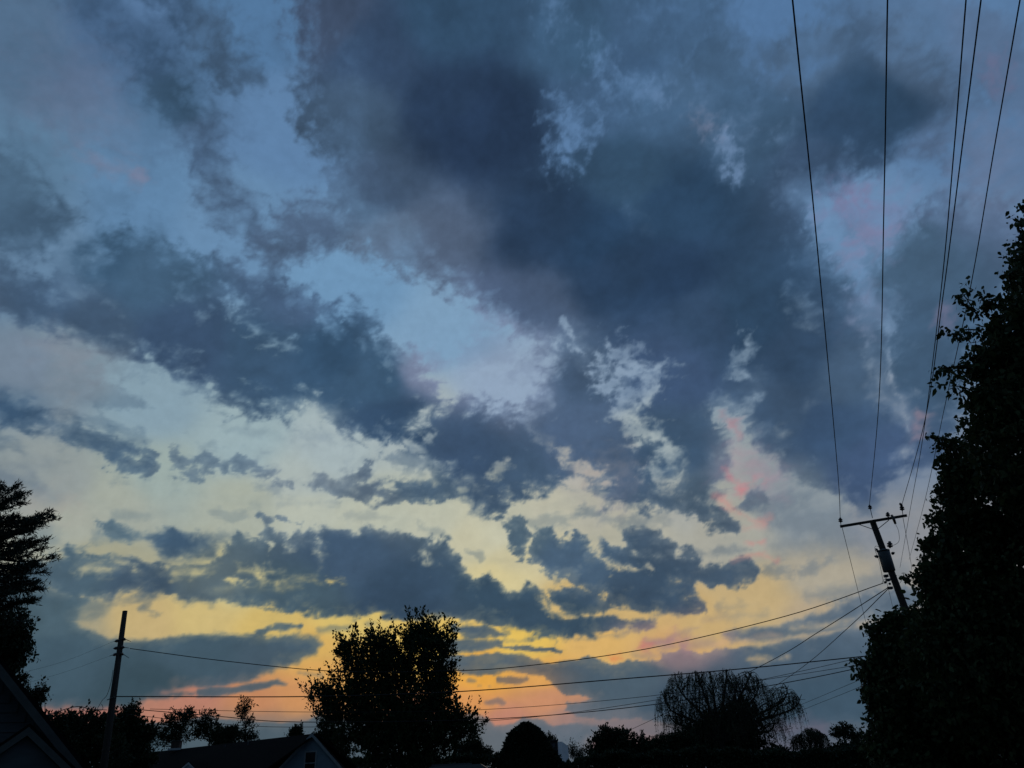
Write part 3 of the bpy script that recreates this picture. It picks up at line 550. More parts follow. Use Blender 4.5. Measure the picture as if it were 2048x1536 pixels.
tree('thin_tree', 'thin feathery tree left of the chimney, its crown spread like a fan', 'tree', [(355,1440,34,16), (340,1460,24,16), (372,1432,16,12), (330,1480,22,14), (362,1470,20,14)], 95, 348, twigs=330, leafn=10, lsize=.2, tr=.13, lm=M_leaf2, upb=.4, brmax=14)
tree('thin_tree', 'small round-topped open tree directly above the long dark roof', 'tree', [(412,1440,24,17), (402,1462,20,14), (425,1462,18,14)], 95, 412, twigs=230, leafn=10, lsize=.2, tr=.12, lm=M_leaf2, upb=.4, brmax=14)
tree('slender_tree', 'tall slender sparse tree with bare upper stem above the dark roof', 'tree', [(488,1410,14,11), (484,1428,10,9), (490,1470,18,12), (500,1445,7,7), (472,1470,14,12), (505,1478,10,8)], 95, 487, twigs=70, leafn=9, lsize=.18, tr=.13, lm=M_leaf2, upb=.4, brmax=9)
tree('small_tree', 'dark low tree crowding the ridge just left of the slender tree', 'tree', [(440,1478,20,16), (462,1472,14,12), (450,1495,24,14)], 92, 450, twigs=220, leafn=12, lsize=.2, tr=.1, lm=M_leaf2)
tree('small_tree', 'tiny pointed treetop peeking over the ridge near the gable peak', 'tree', [(593,1466,7,8), (590,1478,11,9)], 95, 592, twigs=60, leafn=11, lsize=.2, tr=.07, lm=M_leaf2)
tree('low_bush', 'low ragged bush between the maple and the domed evergreen', 'bush', [(925,1505,16,10), (948,1496,18,9), (968,1510,18,8), (940,1522,34,14)], 80, 940, twigs=260, leafn=10, lsize=.18, tr=.07, lm=M_leaf2)
tree('small_tree', 'small treetop rising over the roof of the white and dark building', 'tree', [(1098,1477,10,6), (1104,1483,10,5)], 125, 1100, twigs=60, leafn=9, lsize=.2, tr=.1, lm=M_leaf2, brmax=8)
tree('bare_bush', 'thin twiggy bush right of the white building', 'bush', [(1145,1505,8,10), (1160,1512,12,8)], 118, 1150, twigs=50, leafn=4, lsize=.16, tr=.05, lm=M_leaf2, tw_len=1.0)
tree('dense_tree', 'dense dark leafy tree left of the big willow', 'tree', [(1215,1480,26,20), (1245,1484,28,20), (1200,1505,26,24), (1240,1515,50,26), (1280,1500,24,18)], 84, 1235, twigs=900, leafn=16, lsize=.22, tr=.16, lm=M_leaf2, spiky=.7)
tree('dense_tree', 'dense tree filling the gap below the willow strands on its left', 'tree', [(1310,1505,30,20), (1345,1500,26,22), (1375,1485,22,20), (1330,1525,50,18)], 86, 1340, twigs=700, leafn=16, lsize=.2, tr=.14, lm=M_leaf2, spiky=.6)
tree('dark_tree', 'dark leafy tree under the right half of the big willow', 'tree', [(1440,1455,44,34), (1490,1435,30,34), (1460,1500,66,40), (1505,1490,38,44), (1405,1500,50,34), (1400,1470,30,24)], 92, 1470, twigs=2000, leafn=16, lsize=.24, tr=.2, lm=M_leaf2)
tree('dark_tree', 'low dark tree mass right of the big willow', 'tree', [(1560,1516,36,16), (1620,1526,40,14), (1590,1530,60,14)], 96, 1590, twigs=700, leafn=16, lsize=.24, tr=.12, lm=M_leaf2, upb=.3)
tree('dark_tree', 'low dark tree mass below the sparse tree beside the tall near hedge', 'tree', [(1690,1508,44,14), (1720,1504,34,16), (1660,1514,40,14), (1760,1504,40,20)], 90, 1700, twigs=900, leafn=16, lsize=.24, tr=.12, lm=M_leaf2, upb=.3)
tree('sparse_tree', 'sparse open treetop against the pale sky left of the near leafy trees', 'tree', [(1690,1462,18,9), (1676,1468,14,8), (1705,1472,18,8), (1720,1480,12,6)], 92, 1692, twigs=60, leafn=7, lsize=.2, tr=.1, lm=M_leaf2, brmax=12)

def hedge(label, u0, u1, Y, vtops, n, th=1.4, size=.2, cat='hedge'):
    a = at(u0, 1500, Y); b = at(u1, 1500, Y); x = a.x+RS.rand(n)*(b.x-a.x); uu = np.interp(x, [a.x, b.x], [u0, u1])
    tops = np.array([at(float(u_), float(v_), Y).z for u_, v_ in vtops]); ztop = np.interp(uu, [p[0] for p in vtops], tops)+.16*np.sin(x*1.7)+.12*np.sin(x*4.3+1)+.08*np.sin(x*9.7)
    f = RS.rand(n); yy = Y+(RS.rand(n)-.5)*th*2; zz = np.where(f < .35, ztop-np.abs(RS.normal(size=n))*.18, ztop*RS.rand(n))
    P = np.stack([x, yy, np.maximum(zz, .05)], 1); root = thing('hedge', label, cat, ((a.x+b.x)/2, Y, 0))
    for k in range(int((b.x-a.x)/2.2)):
        br = MB()
        xx = a.x+1+k*2.2; z = float(np.interp(np.interp(xx, [a.x, b.x], [u0, u1]), [p[0] for p in vtops], tops)); br.tube([(xx, Y, 0), (xx+.1, Y+.1, z*.5), (xx-.05, Y, z*.85)], [.06, .05, .02], 5); br.build('stem', M_bark, root)
    link('foliage', npmesh('foliage', leaves(P, size, up=.4), 4), M_leaf2, root)['kind'] = 'stuff'
hedge('long dark hedge under the willow and the dense trees', 1160, 1790, 80, [(1160,1524),(1190,1508),(1300,1510),(1400,1500),(1500,1505),(1600,1508),(1700,1500),(1790,1496)], 60000, 1.6, .26)
hedge('dark hedge at the foot of the maple and the domed evergreen', 690, 1165, 76, [(690,1520),(760,1514),(880,1518),(960,1512),(1090,1520),(1110,1528),(1165,1524)], 42000, 1.5, .24)
def dome_tree(u, vt, halfw, Y, label):
    c = at(u, vt, Y); k = mpp(c); H = c.z; Rw = halfw*k
    root = thing('clipped_evergreen', label, 'tree', (c.x, Y, 0))
    n = 26000; a = RS.rand(n)*2*np.pi; t = RS.rand(n)**.8
    prof = np.interp(t, [0, .25, .5, .75, .9, 1], [1.12, 1.10, .95, .66, .43, .05])
    wob = 1+.05*np.sin(3*a+5*t)+.04*np.sin(7*a-9*t)+.025*np.sin(15*a+22*t)+.03*RS.normal(size=n)+.10*(RS.rand(n) < .012)
    P = np.stack([c.x+Rw*prof*wob*np.cos(a), Y+Rw*prof*wob*np.sin(a), .25+(H-.25)*t], 1)
    out = np.stack([np.cos(a), np.sin(a), .6+0*a], 1)
    b = MB(); b.tube([(c.x, Y, 0), (c.x, Y, H*.55), (c.x, Y, H*.9)], [.16, .12, .03], 8)
    # dense twiggy core under the clipped surface
    V = []; Fc = []; ns, nr = 20, 12
    for j in range(nr+1):
        tt = j/nr
        for i in range(ns):
            aa = 2*math.pi*i/ns; pr = np.interp(tt, [0, .25, .5, .75, .9, 1], [1.12, 1.10, .95, .66, .43, .05])*.93*Rw
            V.append((c.x+pr*math.cos(aa), Y+pr*math.sin(aa), .25+(H*.98-.25)*tt))
    Fc = [(j*ns+i, j*ns+(i+1) % ns, (j+1)*ns+(i+1) % ns, (j+1)*ns+i) for j in range(nr) for i in range(ns)]+[tuple(range(nr*ns, nr*ns+ns))]
    b.build('trunk', M_bark, root); link('inner_twigs', mesh('inner_twigs', V, Fc, True), M_yew, root)
    cr = link('crown', npmesh('crown', leaves(P, .17, out, up=.3), 4), M_yew, root); cr['kind'] = 'stuff'
dome_tree(1052, 1448, 58, 58, 'domed clipped evergreen, solid and round-topped, right of the maple')

def willow(label, lobes, Y, u0, strands, name='willow_tree', ln=(.9, 2.6), dens=13):
    L = [lobe3(l, Y) for l in lobes]; wts = np.array([r[0]*r[1] for c, r in L]); wts /= wts.sum()
    bx = at(u0, 1536, Y); base = np.array([bx.x, Y, 0.]); root = thing(name, label, 'tree', tuple(base))
    br = MB(); top = max(c[2]+r[2] for c, r in L); f = np.array([base[0], Y, top*.35])
    br.tube([base, (base+f)/2+np.array([.2, 0, 0]), f], [.5, .4, .34], 8)
    S = []; 
    for (c, r), wt in zip(L, wts):
        m = (f+c)/2; m[2] += r[2]*.1; limb = catmull([f-(0, 0, .2), m, c+np.array([0, 0, -.2*r[2]]), c+np.array([(c[0]-f[0])*.15, 0, r[2]*.8])], 5)
        br.tube(limb, np.linspace(.2, .03, len(limb)), 5); n = int(strands*wt)
        for b in range(9):
            e = c+ell(1, 1)[0]*r*.9; e[2] = c[2]+abs(e[2]-c[2])*.9; s = np.array(limb[RS.randint(4, len(limb)-1)])
            pl = catmull([s, (s+e)/2+np.array([0, 0, .25*r[2]]), e, e+(e-s)*.15-np.array([0, 0, .3])], 3); br.tube(pl, np.linspace(.06, .015, len(pl)), 3)
        v = ell(n, .65); v[:, 2] = np.abs(v[:, 2])*1.0-.1; S.append(c+v*r)
    S = np.concatenate(S); n = len(S); cx = base[0]
    lens = ln[0]+RS.rand(n)**1.5*(ln[1]-ln[0]); seg = 6
    hd = RS.normal(size=(n, 2))*.10; side = (S[:, 0]-cx); hd[:, 0] += np.sign(side)*.22
    P = []; 
    for k in range(seg+1):
        t = k/seg; P.append(np.stack([S[:, 0]+hd[:, 0]*lens*(1-(1-t)**2)*.7, S[:, 1]+hd[:, 1]*lens*t, S[:, 2]+.25*np.sin(t*3.1)*(1-t)-lens*t**1.15], 1))
    P = np.stack(P, 1)                                        # n, seg+1, 3
    P[:, :, 2] = np.maximum(P[:, :, 2], .2)
    a = P[:, :-1].reshape(-1, 3); b = P[:, 1:].reshape(-1, 3); e = np.array([.011, .004, 0])
    TV = np.stack([a-e, a+e, b+e, b-e], 1).reshape(-1, 3)
    j = RS.randint(0, seg, (n, dens)); t = RS.rand(n, dens, 1); ii = np.arange(n)[:, None]
    pts = (P[ii, j]*(1-t)+P[ii, j+1]*t).reshape(-1, 3)+RS.normal(size=(n*dens, 3))*.035
    LV = leaves(pts, .17, None, droop=1.1, aspect=.32)
    br.build('trunk', M_bark, root, True); link('hanging_strands', npmesh('hanging_strands', TV, 4), M_bark, root)['kind'] = 'stuff'
    link('crown', npmesh('crown', LV, 4), M_willow, root)['kind'] = 'stuff'
willow('big weeping willow with thin hanging strands, right of centre above the tree line',
       [(1362,1378,34,34), (1398,1358,24,18), (1425,1372,40,30), (1452,1352,18,14), (1495,1358,26,18), (1510,1385,34,30), (1340,1412,28,34), (1562,1398,34,28), (1535,1425,34,28), (1420,1415,60,36), (1585,1412,16,24), (1480,1425,50,30),
        (1390,1450,44,34), (1450,1460,60,40), (1540,1455,34,24), (1350,1440,24,24), (1470,1380,26,26)], 90, 1450, 2500, ln=(.6, 3.2), dens=12)
willow('small drooping willow at the right foot of the big willow', [(1622,1470,22,15), (1638,1474,14,13), (1600,1482,18,14)], 90, 1622, 420, ln=(.8, 2.2))
willow('low thin weeping tree between the dense tree and the big willow', [(1322,1480,18,14), (1345,1476,16,12), (1300,1490,16,10)], 100, 1325, 340, ln=(.8, 2.0))

# ---------------------------------------------------------------- pine at the left edge
def pine():
    Y = 26.; c = at(-40, 1000, Y); base = np.array([c.x, Y, 0.]); root = thing('pine_tree', 'dark pine with layered boughs leaning into the frame at the left edge', 'tree', tuple(base))
    b = MB(); H = at(-40, 940, Y).z; b.tube([base, (c.x, Y, H*.5), (c.x+.1, Y, H)], [.28, .2, .05], 9)
    B = [(-30,1010,38,984), (-40,1030,70,1000), (-40,1040,108,1036), (-40,1055,88,1052), (-30,1075,70,1060), (-40,1100,98,1100), (-40,1110,84,1130), (-40,1128,80,1138), (-40,1140,60,1150), (-40,1150,74,1164), (-50,1170,76,1166),
         (-40,1180,52,1186), (-40,1190,60,1200), (-40,1000,10,975), (-30,1020,50,1015), (-40,1065,60,1075), (-40,1085,56,1090), (-30,1000,25,990), (-40,1120,60,1120),
         (-40,1045,40,1040), (-40,1095,30,1085), (-40,1205,30,1205), (-40,1150,30,1130), (-40,1025,30,1030), (-40,1070,20,1060), (-40,1175,20,1160)]
    P0 = []; P1 = []
    for (u0, v0, u1, v1) in B:
        for rep in range(2):
            dy = (rep-.5)*1.1+RS.normal()*.3; s = np.array(at(u0, v0+12, Y)); e = np.array(at(u1-rep*12, v1+RS.normal()*4, Y))+np.array([0, dy, 0])
            m = (s+e)/2+np.array([0, dy*.3, -.10]); pl = catmull([s, m, e], 6); b.tube(pl, np.linspace(.05, .012, len(pl)), 4)
            pa = np.array([list(p) for p in pl]); n = 50; t = RS.rand(n)**.6*(len(pl)-1.01); i = t.astype(int); f = (t-i)[:, None]
            p = pa[i]*(1-f)+pa[i+1]*f; d = RS.normal(size=(n, 3))*np.array([.6, .8, .28])+np.array([.9, 0, .30]); d /= np.linalg.norm(d, axis=1)[:, None]
            L = (.16+.22*RS.rand(n))[:, None]; P0.append(p); P1.append(p+d*L)
    P0 = np.concatenate(P0); P1 = np.concatenate(P1); d = P1-P0; e = np.cross(d, RS.normal(size=d.shape)); e /= np.linalg.norm(e, axis=1)[:, None]
    TV = np.stack([P0-e*.006, P0+e*.006, P1], 1).reshape(-1, 3)
    nn = 11; n = len(P0); t = RS.rand(n, nn, 1); pts = (P0[:, None]*(1-t)+P1[:, None]*t).reshape(-1, 3); dd = np.repeat(d/np.linalg.norm(d, axis=1)[:, None], nn, 0)
    LV = leaves(pts, .125, dd*.8, up=.25, aspect=.20)
    b.build('trunk', M_bark, root, True); link('twigs', npmesh('twigs', TV, 3), M_bark, root)['kind'] = 'stuff'; link('crown', npmesh('crown', LV, 4), M_pine, root)['kind'] = 'stuff'
pine()
tree('drooping_tree', 'leafy drooping tree below the pine at the left edge, over the near roof', 'tree', [(15,1235,30,24), (40,1255,24,26), (20,1285,34,26), (45,1290,22,16), (-10,1310,40,34), (10,1330,26,16), (-40,1260,40,60), (-40,1340,50,40)], 30, -30, twigs=520, leafn=10, lsize=.12, tw_len=.4, upb=-.2, droop=.5, tr=.14, lm=M_leaf2, leafd=.06)
tree('roadside_sapling', 'thin sapling with curled leafy tip just past the near roof edge', 'tree', [(72,1388,11,7), (84,1382,8,5), (70,1400,8,8), (48,1354,5,4)], 33, 66, twigs=70, leafn=9, lsize=.10, tw_len=.25, tr=.035, lm=M_leaf2, upb=0, droop=.3, leafd=.05, brmax=6)

# ================================================================ near leafy trees on the right
def near_tree(label, lobes, Y, u0, n_tw, leafn, size, name='leafy_tree', sing=0, droop=.5, tr=.14, extra=None):
    L = [lobe3(l, Y) for l in lobes]; wts = np.array([(r[0]*r[2]) for c, r in L]); wts /= wts.sum()
    lo = min(L, key=lambda q: q[0][2])[0]; hi = max(L, key=lambda q: q[0][2])[0]; bxx = float(lo[0])+.3; base = np.array([bxx, Y+.2, 0.]); dx_ = (float(hi[0])-bxx); root = thing(name, label, 'tree', tuple(base)); br = MB()
    top = max(c[2]+r[2]*.6 for c, r in L); br.tube(catmull([base, base+np.array([dx_*.3+.05, 0, top*.4]), base+np.array([dx_*.9, 0, top*.85])], 5), np.linspace(tr*.8, tr*.15, 11), 9)
    P0 = []; P1 = []
    for (c, r), wt in zip(L, wts):
        hz = max(.4, min(top*.75, c[2]-r[2]*.5)); s = base+np.array([dx_*.95*hz/(top*.85), 0, hz]); limb = catmull([s, (s+c)/2+np.array([0, 0, .1]), c], 4); br.tube(limb, np.linspace(tr*.4, tr*.12, len(limb)), 5)
        n = int(n_tw*wt); q = ell(n, .72)*r; st = c+q*.93
        out = q/r; out /= np.linalg.norm(out, axis=1)[:, None]+1e-6
        for k in range(9):
            e = c+ell(1, .9)[0]*r*.9; pl = catmull([c*.7+s*.3, (c+e)/2, e], 3); br.tube(pl, np.linspace(tr*.16, .006, len(pl)), 4)
        d = out*.8+RS.normal(size=(n, 3))*.45; d[:, 2] += .55-droop; d /= np.linalg.norm(d, axis=1)[:, None]
        ln = (size*(1.5+2.6*RS.rand(n)**2))[:, None]; P0.append(st); P1.append(st+d*ln)
    if extra:
        for (u, v, u2, v2) in extra:
            a = np.array(at(u, v, Y)); b = np.array(at(u2, v2, Y)); br.tube(catmull([a, (a+b)/2+np.array([0, 0, .04]), b], 4), np.linspace(.012, .004, 9), 4)
            for q in range(9):
                t = .1+.9*q/8; p = a+(b-a)*t+RS.normal(size=3)*.02; dd = (b-a)/np.linalg.norm(b-a)*.4+RS.normal(size=3)*.5; P0.append(p[None]); P1.append((p+dd/np.linalg.norm(dd)*size*2)[None])
    P0 = np.concatenate(P0); P1 = np.concatenate(P1); d = P1-P0; n = len(P0); e = np.cross(d, RS.normal(size=d.shape)); e /= np.linalg.norm(e, axis=1)[:, None]
    TV = np.stack([P0-e*.003, P0+e*.003, P1], 1).reshape(-1, 3)
    t = RS.rand(n, leafn, 1); pts = (P0[:, None]*(1-t)+P1[:, None]*t).reshape(-1, 3)+RS.normal(size=(n*leafn, 3))*size*.45
    # the leaves that show largest are parts of their own, the rest one mass
    if sing:
        cp = np.array(EYE); v = pts-cp; f = v@np.array(FWD); px = 1024+F*(v@np.array(CR))/f; py = 768-F*(v@np.array(CU))/f
        ok = np.where((px > 1700) & (px < 2040) & (py > 0) & (py < 1530))[0]; pick = ok[np.argsort(px[ok]-.0*py[ok])]
        pick = pick[::max(1, len(pick)//(sing*6))][:sing]
    else: pick = np.array([], int)
    keep = np.ones(len(pts), bool); keep[pick] = False
    N = keep.sum(); dr = RS.normal(size=(N, 3)); dr[:, 2] -= droop*2.2; dr /= np.linalg.norm(dr, axis=1)[:, None]
    e = np.cross(dr, RS.normal(size=(N, 3))); e /= np.linalg.norm(e, axis=1)[:, None]; nn = np.cross(dr, e); s = (size*(1+.3*RS.normal(size=N))).clip(size*.4)[:, None]; p = pts[keep]
    LV = np.stack([p, p+dr*s*.28+e*s*.30+nn*s*.05, p+dr*s*.62+e*s*.24+nn*s*.05, p+dr*s, p+dr*s*.62-e*s*.24+nn*s*.05, p+dr*s*.28-e*s*.30+nn*s*.05], 1).reshape(-1, 3)
    br.build('trunk', M_bark, root, True); link('twigs', npmesh('twigs', TV, 3), M_bark, root)['kind'] = 'stuff'; link('crown', npmesh('crown', LV, 6), M_near, root)['kind'] = 'stuff'
    if len(pick):
        sh = [(0, 0, 0), (.30, .28, .05), (.24, .62, .05), (0, 1, 0), (-.24, .62, .05), (-.30, .28, .05)]
        me = mesh('leaf', [Vector(v)*size*1.05 for v in sh], [(0, 1, 2, 3), (0, 3, 4, 5)]); me.materials.append(M_near)
        for i in pick:
            o = bpy.data.objects.new('leaf', me); C.objects.link(o); o.parent = root
            o.location = Vector(pts[i])-root.location
            o.rotation_euler = (math.radians(-90+random.gauss(0, 35)), random.gauss(0, .6), random.uniform(0, 6.28))
    return root
near_tree('tall near tree with hanging leaves rising past the wires at the right edge', [(2120,590,70,140), (2085,720,90,130), (2040,690,44,60), (2010,745,50,50), (2075,880,110,150), (2012,825,52,50), (2112,490,46,60), (1955,725,20,24)], 7.2, 2110, 2600, 10, .062, sing=130,
          extra=[(1960,640,1920,580), (1960,660,1898,672), (1955,740,1882,738), (1960,790,1900,772), (2050,500,2035,440), (2062,470,2047,410), (1995,600,1965,610)])
near_tree('dense near tree filling the right edge behind the pole, its middle bulging left', [(2020,980,120,130), (1975,1010,70,90), (1955,1090,60,70), (1915,1130,60,60), (2000,1190,140,130), (1950,1220,90,90), (1918,930,26,50), (1905,1020,18,34), (2060,1330,170,180), (1960,1330,130,140), (1880,1165,34,26), (1890,1060,18,24)], 8.6, 2080, 5200, 10, .058, sing=100,
          extra=[(1890,1050,1850,1035), (1880,1080,1848,1085), (1870,1160,1815,1155), (1900,900,1875,880), (1900,960,1872,990)])
near_tree('lowest near shrub tree in the bottom right corner, left edge ragged', [(1822,1310,66,74), (1800,1395,62,84), (1785,1268,32,30), (1850,1275,60,46), (1870,1400,110,120), (1840,1480,78,60), (1786,1495,38,50), (1960,1470,150,100), (1840,1570,80,70), (1775,1330,28,30)], 9.6, 1900, 5000, 10, .055, name='leafy_shrub', sing=70, droop=.35,
          extra=[(1760,1330,1718,1328), (1760,1350,1726,1345), (1760,1260,1738,1252), (1765,1480,1738,1500), (1762,1420,1728,1385)])

# ================================================================ right utility pole and its lines
PY = 34.
ptop = at(1744, 1040, PY); pl2 = at(1806, 1206, PY+.6); pd = (ptop-pl2).normalized(); pbase = ptop-pd*(ptop.z/pd.z)
rp = thing('utility_pole', 'leaning wooden utility pole with crossarm and transformer beside the leafy trees', 'utility pole', tuple(pbase))
b = MB(); b.tube([pbase, pbase.lerp(ptop, .5), ptop], [.19, .165, .135], 14); b.build('pole', M_pole, rp, True)
aL = at(1681, 1053, PY-.20); aR = at(1813, 1031, PY-.20); ad = (aR-aL).normalized(); au = pd; an = ad.cross(au).normalized(); au = an.cross(ad).normalized(); 
b = MB(); b.box(aL-au*.06-an*.05, aR-aL, an*.10, au*.12); b.build('crossarm', M_pole, rp)
pc = (ptop+at(1746, 1044, PY))/2
for u, v in ((1718, 1049), (1778, 1040)):
    s_ = at(u, v, PY-.30); e_ = at(1750 if u < 1750 else 1757, 1060 if u < 1750 else 1057, PY-.22); b = MB(); b.tube([s_, e_], .018, 5); b.build('brace', M_iron, rp)
def insul(base, up, s, parent, nm='insulator'):
    b = MB(); pts = []; r = []
    for h, q in [(0, .3), (.15, .3), (.2, .9), (.32, 1.), (.38, .55), (.5, .5), (.56, .95), (.68, .85), (.74, .5), (.95, .45), (1., .2)]: pts.append(base+up*h*s*1.2); r.append(q*s*.5)
    b.tube(pts, r, 10); return b.build(nm, M_ceramic, parent, True)
pins = []
for u0, v0, u1, v1, sc_ in ((1682, 1051, 1681, 1041, .20), (1745, 1036, 1740, 1015, .19), (1806, 1031, 1804, 1017, .22)):
    p0 = at(u0, v0, PY-.15); p1 = at(u1, v1, PY-.15); b = MB(); b.tube([p0, p1], .015, 6); b.build('insulator_pin', M_iron, rp); dr = (p1-p0).normalized(); insul(p1-dr*sc_*.5, dr, sc_, rp); pins.append(p1+dr*sc_*.6)
insul(at(1804, 1013, PY-.15), Vector((-.3, 0, 1)).normalized(), .16, rp)
insul(at(1776, 1034, PY-.32), Vector((.2, 0, 1)).normalized(), .20, rp)
# fused cutout and jumper
b = MB(); b.tube([at(1783, 1030, PY-.35), at(1787, 1037, PY-.38), at(1791, 1048, PY-.36)], [.05, .07, .05], 8); b.build('fuse_cutout', M_ceramic, rp, True)
b = MB(); b.tube(catmull([at(1791, 1048, PY-.36), at(1797, 1062, PY-.4), at(1798, 1082, PY-.45), at(1788, 1090, PY-.45), at(1780, 1091, PY-.4)], 5), .009, 5); b.build('jumper_wire', M_wire, rp)
b = MB(); b.tube(catmull([at(1766, 1098, PY-.3), at(1752, 1092, PY-.35), at(1750, 1100, PY-.4), at(1757, 1118, PY-.4), at(1762, 1140, PY-.4), at(1766, 1160, PY-.4), at(1770, 1168, PY-.35)], 5), .009, 5); b.build('jumper_wire', M_wire, rp)
b = MB(); b.tube(catmull([at(1776, 1148, PY-.4), at(1773, 1156, PY-.45), at(1767, 1160, PY-.4), at(1764, 1166, PY-.4)], 4), .009, 5); b.build('jumper_wire', M_wire, rp)
# transformer: tank, lid, bushings, bracket
t0 = at(1767, 1103, PY-.50); t1 = at(1779, 1143, PY-.46); td = (t0-t1).normalized()
tr_ = MB(); Lt = (t0-t1).length; tr_.tube([t1, t1+td*.03, t1+td*Lt*.97, t0], [.24, .26, .26, .24], 20); tank = tr_.build('transformer', M_can, rp, True)
b = MB(); b.tube([t0, t0+td*.05, t0+td*.10], [.27, .27, .14], 20); b.build('lid', M_can, tank, True)
b = MB(); b.cbox((t0+t1)/2+Vector((0, .30, 0)), .12, .25, Lt*.8, (Vector((1, 0, 0)), Vector((0, 1, 0)), td)); b.build('bracket', M_iron, tank)
insul(at(1780, 1096, PY-.5), (td+Vector((.25, 0, 0))).normalized(), .26, tank, 'bushing'); insul(at(1757, 1104, PY-.45), (td+Vector((-.5, 0, 0))).normalized(), .16, tank, 'bushing'); insul(at(1757, 1114, PY-.5), Vector((-1, 0, .3)).normalized(), .15, tank, 'bushing')
insul(at(1783, 1108, PY-.45), Vector((1, 0, .4)).normalized(), .14, tank, 'bushing')
b = MB()
for u, v in ((1772, 1152), (1776, 1160), (1781, 1176)): b.cbox(at(u, v, PY-.25), .16, .16, .10)
b.build('secondary_rack', M_iron, rp)
for k, (u, v) in enumerate(((1770, 1165), (1776, 1176), (1779, 1168))): insul(at(u, v, PY-.3), Vector((-.2, -1, 0)).normalized(), .11, rp, 'spool_insulator')

def wire(name, label, P, r, group=None, cat='power line', n=8):
    b = MB(); Q = catmull(P, n); b.tube(Q, r, 5); o = b.build(name, M_wire, None, True); return tagit(o, label, cat, group)
def inplane(A, B, uv):                # where the sight line meets the upright plane through A and B
    nrm = (B-A).cross(Vector((0, 0, 1))).normalized(); d = ray(*uv); den = d.dot(nrm)
    return EYE+d*((A-EYE).dot(nrm)/den)
def overhead(label, A, px, z_end, r, back=10):
    B = atz(px[0][0], px[0][1], z_end); mids = [inplane(A, B, p) for p in px[1:]]
    ext = B+(B-mids[0]).normalized()*back
    return wire('overhead_wire', label, [ext, B]+mids+[A], r), B
z0 = pins[0].z
dbg = {}
o, B1 = overhead('overhead wire running to the left end of the crossarm', pins[0], [(1585, 0), (1635, 500), (1676, 950)], z0-.4, .013)
o, B2 = overhead('overhead wire running to the pin on top of the pole', pins[1], [(1775, 0), (1768, 400), (1758, 800)], pins[1].z-.4, .012)
o, B3 = overhead('overhead wire running to the right end of the crossarm', pins[2], [(1962, 0), (1930, 250), (1885, 600), (1850, 840)], pins[2].z-.4, .012)
s4 = at(1797, 1150, PY+.2)
o, B4 = overhead('thin lower wire crossing behind the right overhead wire and ending low on the pole', at(1800, 1135, PY+.3), [(1932, 0), (1908, 300), (1880, 600), (1845, 880), (1822, 1010)], 7.2, .0065)
o, B5 = overhead('outermost thin wire passing through the leafy tree at the right', at(1818, 1120, PY+.4), [(2040, 0), (1988, 300), (1938, 590), (1888, 820), (1850, 1000)], 7.0, .006)
# lines going on beyond the pole
w_dir = Vector((pins[1].x-B2.x, pins[1].y-B2.y, 0)).normalized()
def beyond(A, p1, p2, label, r):
    E = at(p2[0], p2[1], 58); wire('overhead_wire', label, [A, (A+E)/2-Vector((0, 0, .15)), E], r)
beyond(at(1684, 1054, PY-.1), None, (1736, 1262), 'wire from the left crossarm end dropping away behind the shrub', .013)
beyond(at(1806, 1036, PY-.1), None, (1824, 1140), 'short wire from the right crossarm end dropping behind the leaves', .012)
beyond(at(1770, 1150, PY-.2), None, (1787, 1222), 'short wire dropping behind the shrub just left of the pole shaft', .010)
# ================================================================ left pole
QY = 40.
qtop = at(250, 1222, QY); q2 = at(212, 1500, QY); qd = (qtop-q2).normalized(); qbase = qtop-qd*(qtop.z/qd.z)
lp = thing('utility_pole', 'plain leaning wooden pole without crossarm left of the long dark roof', 'utility pole', tuple(qbase))
b = MB(); b.tube([qbase, qbase.lerp(qtop, .5), qtop], [.20, .165, .125], 14); b.build('pole', M_pole, lp, True)
for (u, v, s_, ee) in ((247, 1277, 1, (262, 1283)), (244, 1294, 1, (258, 1296)), (243, 1306, 1, (258, 1316)), (235, 1281, -1, (227, 1283)), (233, 1296, -1, (226, 1297)), (231, 1308, -1, (219, 1312))):
    p = at(u, v, QY-.1); e = at(ee[0], ee[1], QY-.1); insul(p-Vector((s_*.06, 0, 0)), (e-p).normalized(), .17, lp, 'spool_insulator')
    b = MB(); b.tube([p, e], [.022, .012], 6); b.build('dead_end_clamp', M_iron, lp)
b = MB(); b.tube(catmull([at(226, 1340, QY-.2), at(222, 1365, QY-.2), at(214, 1390, QY-.2), at(205, 1400, QY-.2), at(199, 1410, QY-.2), at(195, 1418, QY-.2), at(200, 1422, QY-.2), at(206, 1416, QY-.2), at(203, 1408, QY-.2)], 5), .012, 5); b.build('coiled_cable', M_wire, lp)
b = MB(); b.tube([at(229, 1394, QY-.2), at(214, 1400, QY-.25)], [.03, .02], 6); b.build('cable_clamp', M_iron, lp)
def span(label, A, B, px, r, cat='utility cable'): wire('utility_cable', label, [A]+[inplane(A, B, p) for p in px]+[B], r, cat=cat, n=6)
RA = at(1767, 1166, PY-.35)
span('twisted cable spanning from below the transformer to the left pole, highest of the cross lines', RA, at(260, 1297, QY-.1), [(1600, 1224), (1400, 1275), (1240, 1307), (1050, 1332), (920, 1341), (680, 1343), (450, 1322)], .019)
T0 = at(1775, 1176, PY-.35); T1 = at(1150, 1505, 110)
span('twisted service drop descending from the transformer pole to the white building', T0, T1, [(1640, 1262), (1510, 1338), (1262, 1459)], .02)
T0 = at(1776, 1178, PY-.35); T1 = at(1500, 1405, 84)
span('steeper twisted service drop from the transformer pole ending inside the big willow', T0, T1, [(1700, 1252), (1600, 1338)], .018)
H0 = at(1790, 1306, 40); H1 = at(232, 1393, QY-.15)
